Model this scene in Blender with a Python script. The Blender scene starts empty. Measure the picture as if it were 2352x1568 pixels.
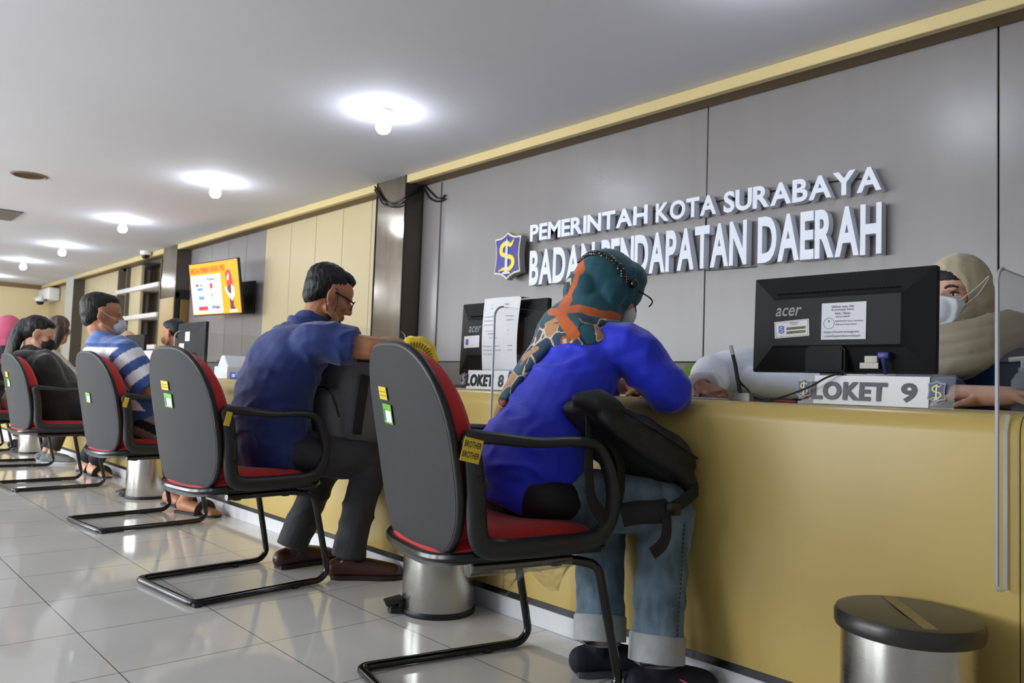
import bpy, bmesh, math, random
import numpy as np
from mathutils import Vector, Matrix, Euler, noise

random.seed(4)
scene = bpy.context.scene
COL = scene.collection
V = Vector

# ------------------------------------------------------------------ camera
cam_d = bpy.data.cameras.new('camera')
cam = bpy.data.objects.new('camera', cam_d)
COL.objects.link(cam)
R = ((0.675, -0.018, -0.737), (0.737, 0.063, 0.673), (0.035, -0.998, 0.056))
def _camera_matrix():
    a = V((-1648.0, 43.0, 1800.0)).normalized()
    b = V((1974.0, 43.0 + 0.035 * 3622.0, 1800.0))
    X = -a
    U = a.cross(b).normalized()
    if U.y > 0: U = -U
    Y = U.cross(X)
    cols = [V((X[i], Y[i], U[i])) for i in range(3)]
    m = Matrix.Identity(4)
    for r in range(3):
        m[r][0] = cols[0][r]; m[r][1] = -cols[1][r]; m[r][2] = -cols[2][r]; m[r][3] = (0, 0, 0.8)[r]
    return m
cam.matrix_world = _camera_matrix()
cam_d.sensor_width = 36.0
cam_d.lens = 1800.0 / 2352.0 * 36.0
cam_d.clip_start = 0.05
cam_d.dof.use_dof = True
cam_d.dof.focus_distance = 2.35
cam_d.dof.aperture_fstop = 6.3
scene.camera = cam

# ------------------------------------------------------------------ world, exposure
w = bpy.data.worlds.new('world'); scene.world = w; w.use_nodes = True
w.node_tree.nodes['Background'].inputs[0].default_value = (0.85, 0.9, 1.0, 1)
w.node_tree.nodes['Background'].inputs[1].default_value = 0.05
scene.view_settings.view_transform = 'Standard'
scene.view_settings.look = 'None'
scene.view_settings.gamma = 1.0
scene.view_settings.use_curve_mapping = False
scene.view_settings.exposure = 0.45
cy = scene.cycles
cy.max_bounces = 8; cy.diffuse_bounces = 4; cy.glossy_bounces = 4; cy.transparent_max_bounces = 12
cy.transmission_bounces = 4
cy.caustics_reflective = False; cy.caustics_refractive = False
cy.use_denoising = True
cy.use_adaptive_sampling = True; cy.adaptive_threshold = 0.02
cy.sample_clamp_indirect = 6.0

BULB = 88.0          # emission of the ceiling bulbs
CEIL = 2.63
FILL = 185.0            # energy of the fill added at each unseen opening behind the viewer
LAMPS_FRONT = [(-1.62, 2.86), (-4.48, 2.84), (-7.33, 2.83), (-10.1, 2.81), (-12.95, 2.80), (-15.4, 2.76), (-18.5, 2.85)]
LAMPS_BACK = [(-4.3, -0.15), (-7.2, -0.15), (-10.1, -0.15), (-13.0, -0.15), (-2.0, -2.9), (-5.7, -2.9), (-10.1, -2.9)]

# ------------------------------------------------------------------ materials
def lin(c):
    def f(x):
        x = x / 255.0
        return x / 12.92 if x <= 0.04045 else ((x + 0.055) / 1.055) ** 2.4
    return (f(c[0]), f(c[1]), f(c[2]), 1.0)

MATS = {}
def mat(name, col, rough=0.5, metal=0.0, spec=0.5, nz=None, bump=None, coat=0.0, emit=None, alpha=1.0, attr=None, sheen=0.0, coords='Object'):
    """procedural principled material; nz=(scale, amount[, stretch]) mottles the colour, bump=(scale, strength[, stretch])"""
    if name in MATS: return MATS[name]
    m = bpy.data.materials.new(name); m.use_nodes = True
    nt = m.node_tree; N = nt.nodes; L = nt.links
    b = N['Principled BSDF']
    b.inputs['Base Color'].default_value = lin(col)
    b.inputs['Roughness'].default_value = rough
    b.inputs['Metallic'].default_value = metal
    b.inputs['Specular IOR Level'].default_value = spec
    b.inputs['Coat Weight'].default_value = coat
    b.inputs['Coat Roughness'].default_value = 0.08
    b.inputs['Sheen Weight'].default_value = sheen
    b.inputs['Alpha'].default_value = alpha
    tc = N.new('ShaderNodeTexCoord')
    def tex(scale, stretch, detail=4):
        mp = N.new('ShaderNodeMapping'); L.new(tc.outputs[coords], mp.inputs[0])
        mp.inputs['Scale'].default_value = stretch
        t = N.new('ShaderNodeTexNoise'); t.inputs['Scale'].default_value = scale; t.inputs['Detail'].default_value = detail
        L.new(mp.outputs[0], t.inputs['Vector'])
        return t
    src = None
    if attr:
        a = N.new('ShaderNodeAttribute'); a.attribute_name = attr
        src = a.outputs['Color']
        L.new(src, b.inputs['Base Color'])
    if nz:
        t = tex(nz[0], nz[2] if len(nz) > 2 else (1, 1, 1))
        mx = N.new('ShaderNodeMix'); mx.data_type = 'RGBA'; mx.blend_type = 'MULTIPLY'
        mx.inputs['Factor'].default_value = 1.0
        mr = N.new('ShaderNodeMapRange'); mr.inputs['From Min'].default_value = 0.3; mr.inputs['From Max'].default_value = 0.7
        mr.inputs['To Min'].default_value = 1.0 - nz[1]; mr.inputs['To Max'].default_value = 1.0 + nz[1] * 0.35
        L.new(t.outputs['Fac'], mr.inputs['Value'])
        if src: L.new(src, mx.inputs['A'])
        else: mx.inputs['A'].default_value = lin(col)
        L.new(mr.outputs[0], mx.inputs['B'])
        L.new(mx.outputs['Result'], b.inputs['Base Color'])
    if bump:
        t = tex(bump[0], bump[2] if len(bump) > 2 else (1, 1, 1), 6)
        bp = N.new('ShaderNodeBump'); bp.inputs['Strength'].default_value = bump[1]; bp.inputs['Distance'].default_value = 0.01
        L.new(t.outputs['Fac'], bp.inputs['Height']); L.new(bp.outputs[0], b.inputs['Normal'])
    if emit:
        b.inputs['Emission Color'].default_value = lin(emit[0]); b.inputs['Emission Strength'].default_value = emit[1]
        if attr: L.new(src, b.inputs['Emission Color'])
    MATS[name] = m
    return m

def mat_clear(name, tint=(0.97, 0.98, 0.98), gloss=0.06, rough=0.03):
    """thin clear sheet: mostly transparent with a fresnel reflection"""
    if name in MATS: return MATS[name]
    m = bpy.data.materials.new(name); m.use_nodes = True
    nt = m.node_tree; N = nt.nodes; L = nt.links
    N.remove(N['Principled BSDF'])
    tr = N.new('ShaderNodeBsdfTransparent'); tr.inputs[0].default_value = (*tint, 1)
    gl = N.new('ShaderNodeBsdfGlossy'); gl.inputs['Roughness'].default_value = rough
    fr = N.new('ShaderNodeLayerWeight'); fr.inputs[0].default_value = 0.5
    mx = N.new('ShaderNodeMixShader')
    pw = N.new('ShaderNodeMath'); pw.operation = 'POWER'; pw.inputs[1].default_value = 4.0
    mu = N.new('ShaderNodeMath'); mu.operation = 'MULTIPLY_ADD'; mu.inputs[1].default_value = 0.6; mu.inputs[2].default_value = 0.5 * gloss
    L.new(fr.outputs['Facing'], pw.inputs[0]); L.new(pw.outputs[0], mu.inputs[0])
    L.new(mu.outputs[0], mx.inputs[0]); L.new(tr.outputs[0], mx.inputs[1]); L.new(gl.outputs[0], mx.inputs[2])
    L.new(mx.outputs[0], N['Material Output'].inputs[0])
    MATS[name] = m
    return m

def mat_floor():
    m = bpy.data.materials.new('polished_tiles'); m.use_nodes = True
    nt = m.node_tree; N = nt.nodes; L = nt.links; b = N['Principled BSDF']
    tc = N.new('ShaderNodeTexCoord')
    mp = N.new('ShaderNodeMapping'); L.new(tc.outputs['Object'], mp.inputs[0])
    S = 0.415
    mp.inputs['Location'].default_value = (0.185, -0.275, 0)
    mp.inputs['Scale'].default_value = (1, 1, 1)
    br = N.new('ShaderNodeTexBrick')
    br.offset = 0.0; br.squash = 1.0
    br.inputs['Scale'].default_value = 1.0 / S
    br.inputs['Brick Width'].default_value = 1.0; br.inputs['Row Height'].default_value = 1.0
    br.inputs['Mortar Size'].default_value = 0.0045; br.inputs['Mortar Smooth'].default_value = 0.1
    br.inputs['Color1'].default_value = lin((224, 221, 215)); br.inputs['Color2'].default_value = lin((220, 217, 211))
    br.inputs['Mortar'].default_value = lin((120, 117, 110))
    L.new(mp.outputs[0], br.inputs['Vector'])
    t = N.new('ShaderNodeTexNoise'); t.inputs['Scale'].default_value = 2.2; t.inputs['Detail'].default_value = 6; t.inputs['Distortion'].default_value = 1.2
    L.new(tc.outputs['Object'], t.inputs['Vector'])
    mr = N.new('ShaderNodeMapRange'); mr.inputs['To Min'].default_value = 0.86; mr.inputs['To Max'].default_value = 1.05
    L.new(t.outputs['Fac'], mr.inputs['Value'])
    mx = N.new('ShaderNodeMix'); mx.data_type = 'RGBA'; mx.blend_type = 'MULTIPLY'; mx.inputs['Factor'].default_value = 1
    L.new(br.outputs['Color'], mx.inputs['A']); L.new(mr.outputs[0], mx.inputs['B'])
    L.new(mx.outputs['Result'], b.inputs['Base Color'])
    b.inputs['Roughness'].default_value = 0.07
    b.inputs['Specular IOR Level'].default_value = 0.6
    bp = N.new('ShaderNodeBump'); bp.inputs['Strength'].default_value = 0.12; bp.inputs['Distance'].default_value = 0.004; bp.invert = True
    L.new(br.outputs['Fac'], bp.inputs['Height']); L.new(bp.outputs[0], b.inputs['Normal'])
    return m

def mat_brushed(name, col=(190, 188, 182), rough=0.24):
    """brushed steel: fine lines running round the drum vary the gloss"""
    m = bpy.data.materials.new(name); m.use_nodes = True
    nt = m.node_tree; N = nt.nodes; L = nt.links; b = N['Principled BSDF']
    b.inputs['Base Color'].default_value = lin(col); b.inputs['Metallic'].default_value = 1.0
    tc = N.new('ShaderNodeTexCoord'); mp = N.new('ShaderNodeMapping'); mp.inputs['Scale'].default_value = (3, 3, 260)
    L.new(tc.outputs['Object'], mp.inputs[0])
    t = N.new('ShaderNodeTexNoise'); t.inputs['Scale'].default_value = 3; t.inputs['Detail'].default_value = 3
    L.new(mp.outputs[0], t.inputs['Vector'])
    mr = N.new('ShaderNodeMapRange'); mr.inputs['To Min'].default_value = rough - 0.06; mr.inputs['To Max'].default_value = rough + 0.08
    L.new(t.outputs['Fac'], mr.inputs['Value']); L.new(mr.outputs[0], b.inputs['Roughness'])
    bp = N.new('ShaderNodeBump'); bp.inputs['Strength'].default_value = 0.06; bp.inputs['Distance'].default_value = 0.002
    L.new(t.outputs['Fac'], bp.inputs['Height']); L.new(bp.outputs[0], b.inputs['Normal'])
    return m

# ------------------------------------------------------------------ mesh helpers
def set_props(o, label=None, cat=None, group=None, kind=None):
    if label: o['label'] = label
    if cat: o['category'] = cat
    if group: o['group'] = group
    if kind: o['kind'] = kind
    return o

def thing(name, label, cat, loc=(0, 0, 0), rz=0.0, group=None):
    o = bpy.data.objects.new(name, None); COL.objects.link(o)
    o.empty_display_size = 0.1
    o.location = loc; o.rotation_euler = (0, 0, rz)
    return set_props(o, label, cat, group)

class MB:
    """collects shapes; build() links them as one mesh object"""
    def __init__(s):
        s.v = []; s.f = []; s.mi = []
    def add(s, verts, faces, mi=0):
        o = len(s.v)
        s.v += [tuple(p) for p in verts]
        s.f += [tuple(i + o for i in f) for f in faces]
        s.mi += [mi] * len(faces)
        return s
    def bm(s, bm, M=None, mi=0):
        bm.verts.index_update()
        vs = [(M @ v.co) if M else v.co.copy() for v in bm.verts]
        fs = [[v.index for v in f.verts] for f in bm.faces]
        bm.free()
        return s.add(vs, fs, mi)
    def box(s, c, size, rot=(0, 0, 0), bevel=0.0, seg=2, mi=0):
        bm = bmesh.new(); bmesh.ops.create_cube(bm, size=1.0)
        for v in bm.verts: v.co = V((v.co.x * size[0], v.co.y * size[1], v.co.z * size[2]))
        if bevel: bmesh.ops.bevel(bm, geom=bm.edges[:], offset=bevel, segments=seg, affect='EDGES', profile=0.5)
        return s.bm(bm, Matrix.Translation(c) @ Euler(rot).to_matrix().to_4x4(), mi)
    def ell(s, c, r, rot=(0, 0, 0), u=20, v=12, mi=0):
        bm = bmesh.new(); bmesh.ops.create_uvsphere(bm, u_segments=u, v_segments=v, radius=1.0)
        if isinstance(r, (int, float)): r = (r, r, r)
        M = Matrix.Translation(c) @ (rot if isinstance(rot, Matrix) else Euler(rot).to_matrix()).to_4x4() @ Matrix.Diagonal((*r, 1))
        return s.bm(bm, M, mi)
    def tube(s, pts, r, n=12, up=None, caps=True, closed=False, round_=False, sm=0, mi=0):
        pts = [V(p) for p in pts]
        rs = list(r) if isinstance(r, (list, tuple)) and len(r) == len(pts) and not (len(pts) == 2 and False) else [r] * len(pts)
        rs = [(q, q) if isinstance(q, (int, float)) else q for q in rs]
        if sm and len(pts) > 2: pts, rs = catmull(pts, rs, sm, closed)
        if round_:
            def capend(p, d, q):
                return [(p + d * (math.sin(a) * min(q) ), (q[0] * math.cos(a), q[1] * math.cos(a))) for a in (0.5, 1.0, 1.4)]
            d0 = (pts[0] - pts[1]).normalized(); d1 = (pts[-1] - pts[-2]).normalized()
            a = capend(pts[0], d0, rs[0]); b = capend(pts[-1], d1, rs[-1])
            pts = [x[0] for x in reversed(a)] + pts + [x[0] for x in b]
            rs = [x[1] for x in reversed(a)] + rs + [x[1] for x in b]
        m = len(pts); tang = []
        for i in range(m):
            if closed: t = pts[(i + 1) % m] - pts[i - 1]
            else: t = pts[min(i + 1, m - 1)] - pts[max(i - 1, 0)]
            tang.append(t.normalized() if t.length > 1e-9 else V((0, 0, 1)))
        if up is None:
            up = V((0, 0, 1)) if abs(tang[0].z) < 0.9 else V((0, 1, 0))
            par = True
        else:
            up = V(up); par = False
        verts = []; faces = []
        nrm = up
        for i in range(m):
            t = tang[i]
            ref = nrm if par else up
            side = t.cross(ref)
            if side.length < 1e-4: side = t.cross(V((1, 0.01, 0)))
            side.normalize(); nn = side.cross(t).normalized(); nrm = nn
            for k in range(n):
                a = 2 * math.pi * k / n
                verts.append(pts[i] + side * (math.cos(a) * rs[i][0]) + nn * (math.sin(a) * rs[i][1]))
        rings = m if closed else m - 1
        for i in range(rings):
            j = (i + 1) % m
            for k in range(n):
                k2 = (k + 1) % n
                faces.append((i * n + k, j * n + k, j * n + k2, i * n + k2))
        if caps and not closed:
            faces.append(tuple(range(n)))
            faces.append(tuple((m - 1) * n + k for k in reversed(range(n))))
        return s.add(verts, faces, mi)
    def lathe(s, prof, c=(0, 0, 0), n=40, M=None, mi=0):
        verts = []; faces = []
        for (r, z) in prof:
            for k in range(n):
                a = 2 * math.pi * k / n
                p = V((r * math.cos(a), r * math.sin(a), z))
                verts.append((M @ p if M else p) + V(c))
        for i in range(len(prof) - 1):
            for k in range(n):
                k2 = (k + 1) % n
                faces.append((i * n + k, i * n + k2, (i + 1) * n + k2, (i + 1) * n + k))
        if prof[0][0] > 1e-6: faces.append(tuple(reversed(range(n))))
        if prof[-1][0] > 1e-6: faces.append(tuple((len(prof) - 1) * n + k for k in range(n)))
        return s.add(verts, faces, mi)
    def prism(s, out, fr, t, bevel=0.0, mi=0, mi_side=None):
        """outline [(a,b)] on frame fr=(origin, ax, ay), thickness t along ax x ay"""
        o, ax, ay = V(fr[0]), V(fr[1]), V(fr[2]); nz_ = ax.cross(ay).normalized()
        n = len(out)
        if bevel:
            bm = bmesh.new()
            vs = [bm.verts.new((a, b, 0)) for a, b in out]
            f = bm.faces.new(vs)
            ex = bmesh.ops.extrude_face_region(bm, geom=[f])
            for q in ex['geom']:
                if isinstance(q, bmesh.types.BMVert): q.co.z += t
            bmesh.ops.recalc_face_normals(bm, faces=bm.faces[:])
            top = [e for e in bm.edges if abs(e.verts[0].co.z - t) < 1e-6 and abs(e.verts[1].co.z - t) < 1e-6]
            bmesh.ops.bevel(bm, geom=top, offset=bevel, segments=2, affect='EDGES')
            M = Matrix((( ax.x, ay.x, nz_.x, o.x), (ax.y, ay.y, nz_.y, o.y), (ax.z, ay.z, nz_.z, o.z), (0, 0, 0, 1)))
            return s.bm(bm, M, mi)
        A = [o + ax * a + ay * b for a, b in out]
        B = [p + nz_ * t for p in A]
        s.add(A + B, [tuple(reversed(range(n))), tuple(range(n, 2 * n))], mi)
        k = len(s.v) - 2 * n
        for i in range(n):
            j = (i + 1) % n
            s.f.append((k + i, k + j, k + n + j, k + n + i)); s.mi.append(mi if mi_side is None else mi_side)
        return s
    def build(s, name, mats, parent=None, ang=40, loc=None, rz=0.0, fix=True, **props):
        me = bpy.data.meshes.new(name)
        me.from_pydata(s.v, [], s.f)
        if not isinstance(mats, (list, tuple)): mats = [mats]
        for m in mats: me.materials.append(m)
        me.polygons.foreach_set('material_index', s.mi)
        bm = bmesh.new(); bm.from_mesh(me)
        if fix: bmesh.ops.recalc_face_normals(bm, faces=bm.faces[:])
        la = math.radians(ang)
        for f in bm.faces: f.smooth = True
        for e in bm.edges:
            if len(e.link_faces) == 2 and e.calc_face_angle(0) > la: e.smooth = False
        bm.to_mesh(me); bm.free()
        o = bpy.data.objects.new(name, me); COL.objects.link(o)
        if parent: o.parent = parent
        if loc: o.location = loc
        o.rotation_euler = (0, 0, rz)
        set_props(o, **props)
        return o

def catmull(pts, rs, sub, closed=False):
    n = len(pts); P = []; Q = []
    g = (lambda i: i % n) if closed else (lambda i: max(0, min(n - 1, i)))
    for i in range(n if closed else n - 1):
        p0, p1, p2, p3 = (pts[g(i + k)] for k in (-1, 0, 1, 2))
        r0, r1, r2, r3 = (V(rs[g(i + k)]) for k in (-1, 0, 1, 2))
        for k in range(sub):
            t = k / sub
            f = lambda a, b, c, d: 0.5 * ((2 * b) + (c - a) * t + (2 * a - 5 * b + 4 * c - d) * t * t + (3 * b - a - 3 * c + d) * t ** 3)
            P.append(f(p0, p1, p2, p3))
            r = r1.lerp(r2, t); Q.append((r[0], r[1]))
    if not closed: P.append(pts[-1]); Q.append(rs[-1])
    return P, Q

def fillet(pts, rad, seg=6):
    pts = [V(p) for p in pts]; out = [pts[0]]
    for i in range(1, len(pts) - 1):
        a, b, c = pts[i - 1], pts[i], pts[i + 1]
        r = rad[i] if isinstance(rad, (list, tuple)) else rad
        d0 = (a - b).normalized(); d1 = (c - b).normalized()
        r = min(r, (a - b).length * 0.49, (c - b).length * 0.49)
        p, q = b + d0 * r, b + d1 * r
        for k in range(seg + 1):
            t = k / seg
            out.append(p * (1 - t) ** 2 + b * 2 * t * (1 - t) + q * t * t)
    return out + [pts[-1]]

def rrect(w_, h_, r, n=5, cx=0.0, cy_=0.0):
    out = []
    for (sx, sy, a0) in ((1, 1, 0), (-1, 1, 90), (-1, -1, 180), (1, -1, 270)):
        for k in range(n + 1):
            a = math.radians(a0 + 90 * k / n)
            out.append((cx + sx * (w_ / 2 - r) + r * math.cos(a), cy_ + sy * (h_ / 2 - r) + r * math.sin(a)))
    return out

def blob(name, mb, voxel, mats, parent=None, smooth=5, post=None, color=None, org=(0, 0, 0), wr=None, **props):
    """union of closed shapes into one continuous skin (voxel remesh), smoothed, wrinkled, optionally coloured per vertex"""
    me = bpy.data.meshes.new(name)
    me.from_pydata(mb.v, [], mb.f)
    bm = bmesh.new(); bm.from_mesh(me); bmesh.ops.recalc_face_normals(bm, faces=bm.faces[:]); bm.to_mesh(me); bm.free()
    o = bpy.data.objects.new('tmp', me); COL.objects.link(o)
    md = o.modifiers.new('r', 'REMESH'); md.mode = 'VOXEL'; md.voxel_size = voxel
    if smooth:
        ms = o.modifiers.new('s', 'SMOOTH'); ms.factor = 0.5; ms.iterations = smooth
    dg = bpy.context.evaluated_depsgraph_get()
    res = bpy.data.meshes.new_from_object(o.evaluated_get(dg))
    bpy.data.objects.remove(o); bpy.data.meshes.remove(me)
    n = len(res.vertices)
    co = np.empty(n * 3, np.float32); res.vertices.foreach_get('co', co); co = co.reshape(-1, 3)
    if wr:
        nr = np.empty(n * 3, np.float32); res.vertex_normals.foreach_get('vector', nr); nr = nr.reshape(-1, 3)
        amp, fr, st = wr[:3]
        st = V(st)
        d = np.empty(n, np.float32)
        nf = noise.fractal
        for i in range(n):
            p = co[i]
            q = V((p[0] * st.x, p[1] * st.y, p[2] * st.z)) * fr
            a = noise.noise(q); b = noise.noise(q * 2.1 + V((3.1, 1.7, 9.2)))
            d[i] = 1.0 / (1.0 + (a * 5.5) ** 2) - 0.4 + b * 0.55
        co = co + nr * (d * amp)[:, None]
    if post is not None:
        co = np.asarray(post(co), np.float32)
    if color is not None:
        at = res.color_attributes.new('pattern', 'FLOAT_COLOR', 'POINT')
        buf = np.ones((n, 4), np.float32)
        for i in range(n): buf[i, :3] = color(co[i])[:3]
        at.data.foreach_set('color', buf.ravel())
    co = co - np.asarray(org, np.float32)
    res.vertices.foreach_set('co', co.ravel().astype(np.float32))
    res.name = name
    res.materials.clear()
    for m in (mats if isinstance(mats, (list, tuple)) else [mats]): res.materials.append(m)
    res.polygons.foreach_set('use_smooth', [True] * len(res.polygons))
    res.update()
    ob = bpy.data.objects.new(name, res); COL.objects.link(ob)
    if parent: ob.parent = parent
    else: ob.location = org
    return set_props(ob, **props)

TEXT_CACHE = {}
def text_shape(body, bold=0.0, extrude=0.0, shear=0.0, res=4, bevel=0.0):
    """outline of a word as (verts, faces) normalised to x 0..1, y 0..1 over its own box"""
    key = (body, bold, extrude, shear, bevel)
    if key in TEXT_CACHE: return TEXT_CACHE[key]
    cu = bpy.data.curves.new('t', 'FONT'); cu.body = body; cu.offset = bold; cu.extrude = extrude; cu.shear = shear
    cu.resolution_u = res; cu.space_character = 1.0 + max(0.0, bold - 0.01) * 3.2; cu.fill_mode = 'BOTH'; cu.bevel_depth = bevel
    o = bpy.data.objects.new('t', cu); COL.objects.link(o)
    dg = bpy.context.evaluated_depsgraph_get()
    me = bpy.data.meshes.new_from_object(o.evaluated_get(dg))
    vs = [v.co.copy() for v in me.vertices]; fs = [tuple(p.vertices) for p in me.polygons]
    bpy.data.objects.remove(o); bpy.data.curves.remove(cu); bpy.data.meshes.remove(me)
    x0 = min(v.x for v in vs); x1 = max(v.x for v in vs); y0 = min(v.y for v in vs); y1 = max(v.y for v in vs)
    z1 = max(v.z for v in vs); z0 = min(v.z for v in vs)
    vs = [V(((v.x - x0) / (x1 - x0), (v.y - y0) / (y1 - y0), ((v.z - z0) / (z1 - z0)) if z1 - z0 > 1e-6 else 0.0)) for v in vs]
    TEXT_CACHE[key] = (vs, fs, (x1 - x0) / (y1 - y0))
    return TEXT_CACHE[key]

def put_text(mb, body, o, ax, ay, w_=None, h_=None, depth=0.0, bold=0.0, shear=0.0, mi=0):
    """lay a word on a plane: o lower-left corner, ax/ay unit axes, w_ x h_ metres"""
    vs, fs, asp = text_shape(body, bold, 0.05 if depth else 0.0, shear)
    if w_ is None: w_ = h_ * asp
    if h_ is None: h_ = w_ / asp
    o, ax, ay = V(o), V(ax), V(ay); nn = ax.cross(ay)
    mb.add([o + ax * (v.x * w_) + ay * (v.y * h_) + nn * (v.z * depth) for v in vs], fs, mi)

def struct(o):
    o['kind'] = 'structure'
    return o

AX = V((1, 0, 0)); AY = V((0, 1, 0)); AZ = V((0, 0, 1))
# ================================================================== materials used across the place
M_ceil = mat('ceiling_paint', (217, 217, 223), 0.85, nz=(0.6, 0.04))
M_beige = mat('beige_panel', (192, 177, 140), 0.42, spec=0.3, nz=(1.5, 0.05))
M_beige_wall = mat('beige_wall_paint', (222, 204, 158), 0.7)
M_plain_wall = mat('plain_pale_wall', (216, 216, 216), 0.7)
M_grey_panel = mat('grey_laminate_panel', (134, 129, 127), 0.32, spec=0.6, nz=(6, 0.05, (1, 1, 0.15)), bump=(220, 0.06, (1, 1, 0.05)))
M_base_band = mat('dark_dado', (96, 88, 82), 0.5)
M_seam = mat('dark_seam', (52, 48, 46), 0.8)
M_fascia = mat('cream_fascia', (206, 186, 132), 0.45)
M_soffit = mat('shaded_soffit', (120, 98, 66), 0.6)  # fascia cream darkened: shade under the beam put into the colour
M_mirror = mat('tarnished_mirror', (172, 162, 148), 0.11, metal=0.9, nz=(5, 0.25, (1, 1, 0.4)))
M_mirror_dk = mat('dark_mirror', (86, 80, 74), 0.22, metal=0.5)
M_counter = mat('cream_counter_laminate', (198, 172, 100), 0.3, spec=0.3, nz=(1.2, 0.04))
M_counter_top = mat('cream_counter_top', (236, 222, 176), 0.2, spec=0.5)
M_black_gloss = mat('black_gloss', (16, 16, 17), 0.2)
M_black_plastic = mat('black_plastic', (20, 20, 22), 0.42, bump=(400, 0.05))
M_black_matte = mat('black_matte', (17, 17, 18), 0.7)
M_white_skirt = mat('white_skirting', (225, 225, 228), 0.3)
M_red = mat('red_upholstery', (196, 24, 20), 0.75, nz=(60, 0.12), bump=(300, 0.15), sheen=0.2)
M_shell = mat('charcoal_shell', (40, 41, 43), 0.62, nz=(300, 0.12), bump=(500, 0.12))
M_arm = mat('black_armrest', (30, 31, 33), 0.45, bump=(300, 0.06))
M_tube = mat('black_tube', (12, 12, 13), 0.16, spec=0.6)
M_yellow_tag = mat('yellow_sticker', (238, 206, 62), 0.4)
M_green_tag = mat('green_sticker', (112, 190, 62), 0.4)
M_white_paper = mat('white_paper', (236, 236, 238), 0.6)
M_ink = mat('black_ink', (22, 22, 26), 0.6)
M_grey_ink = mat('grey_ink', (110, 110, 118), 0.6)
M_steel = mat_brushed('brushed_steel')
M_chrome = mat('chrome', (200, 200, 200), 0.15, metal=1.0)
M_acrylic = mat_clear('clear_acrylic')
M_acrylic_edge = mat('acrylic_edge', (186, 188, 192), 0.25, alpha=0.8)
M_holder = mat_clear('sign_holder_acrylic', (0.93, 0.94, 0.94), 0.1)
M_bulb = mat('lit_bulb', (255, 255, 255), 0.4, emit=((234, 241, 255), BULB))
M_white_plastic = mat('white_plastic', (226, 226, 224), 0.35)
M_white_letter = mat('white_acrylic_letter', (228, 232, 242), 0.3)
M_blue_emblem = mat('emblem_blue', (52, 48, 140), 0.35)
M_yellow_emblem = mat('emblem_yellow', (236, 214, 60), 0.4)
M_silver_emblem = mat('emblem_silver', (206, 210, 218), 0.35)
M_grey_edge = mat('emblem_grey_edge', (150, 150, 150), 0.4)

# ================================================================== the room
def simple(name, fn, mats, **kw):
    mb = MB(); fn(mb)
    return mb.build(name, mats, **kw)

XL, XR, YB, YW = -19.8, 2.6, -5.0, 4.1
mfl = mat_floor()
struct(simple('floor', lambda m: m.box(((XL + XR) / 2, (YB + 4.6) / 2, -0.05), (XR - XL + .4, 4.6 - YB + .4, 0.1)), mfl))
struct(simple('ceiling', lambda m: m.box(((XL + XR) / 2, (YB + 4.6) / 2, CEIL + 0.05), (XR - XL + .4, 4.6 - YB + .4, 0.1)), M_ceil))
struct(simple('wall_left', lambda m: m.box((XL - 0.1, (YB + 4.6) / 2, CEIL / 2), (0.2, 4.6 - YB, CEIL)), M_beige_wall))
struct(simple('wall_right', lambda m: m.box((XR + 0.1, (YB + 4.6) / 2, CEIL / 2), (0.2, 4.6 - YB, CEIL)), M_plain_wall))
FILL_WINS = [(-15.0, 2.6), (-11.4, 2.6), (-7.8, 2.6), (-4.2, 2.6)]  # unseen openings added behind the viewer to brighten ceiling and chair backs
def wall_back(m):
    xs = [XL]
    for c, w_ in FILL_WINS: xs += [c - w_ / 2, c + w_ / 2]
    xs.append(XR)
    for a, b in zip(xs[::2], xs[1::2]): m.box(((a + b) / 2, YB - 0.1, CEIL / 2), (b - a, 0.2, CEIL))
    for c, w_ in FILL_WINS:
        m.box((c, YB - 0.1, 0.3), (w_, 0.2, 0.6)); m.box((c, YB - 0.1, CEIL - 0.13), (w_, 0.2, 0.26))
struct(simple('wall_back', wall_back, M_plain_wall))
for i, (c, w_) in enumerate(FILL_WINS):
    mb = MB()
    for x in (-w_ / 2 + .03, 0, w_ / 2 - .03): mb.box((x, 0, 0), (.05, .06, 1.77))
    for z in (-.86, .86): mb.box((0, 0, z), (w_, .06, .05))
    wn = struct(mb.build('fill_window_%d' % (i + 1), M_white_plastic, loc=(c, YB - 0.1, 1.485)))
    mb = MB(); mb.box((0, 0, 0), (w_ - .06, .006, 1.7)); mb.build('fill_window_pane', M_acrylic, wn)
    ld = bpy.data.lights.new('fill_light', 'AREA'); ld.shape = 'RECTANGLE'; ld.size = w_ - .1; ld.size_y = 1.6; ld.energy = FILL; ld.color = (0.93, 0.96, 1.0)  # area lamp added as fill outside each unseen opening
    lo = bpy.data.objects.new('fill_light', ld); COL.objects.link(lo); lo.location = (c, YB - 0.22, 1.5); lo.rotation_euler = (math.radians(90), 0, 0)
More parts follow.
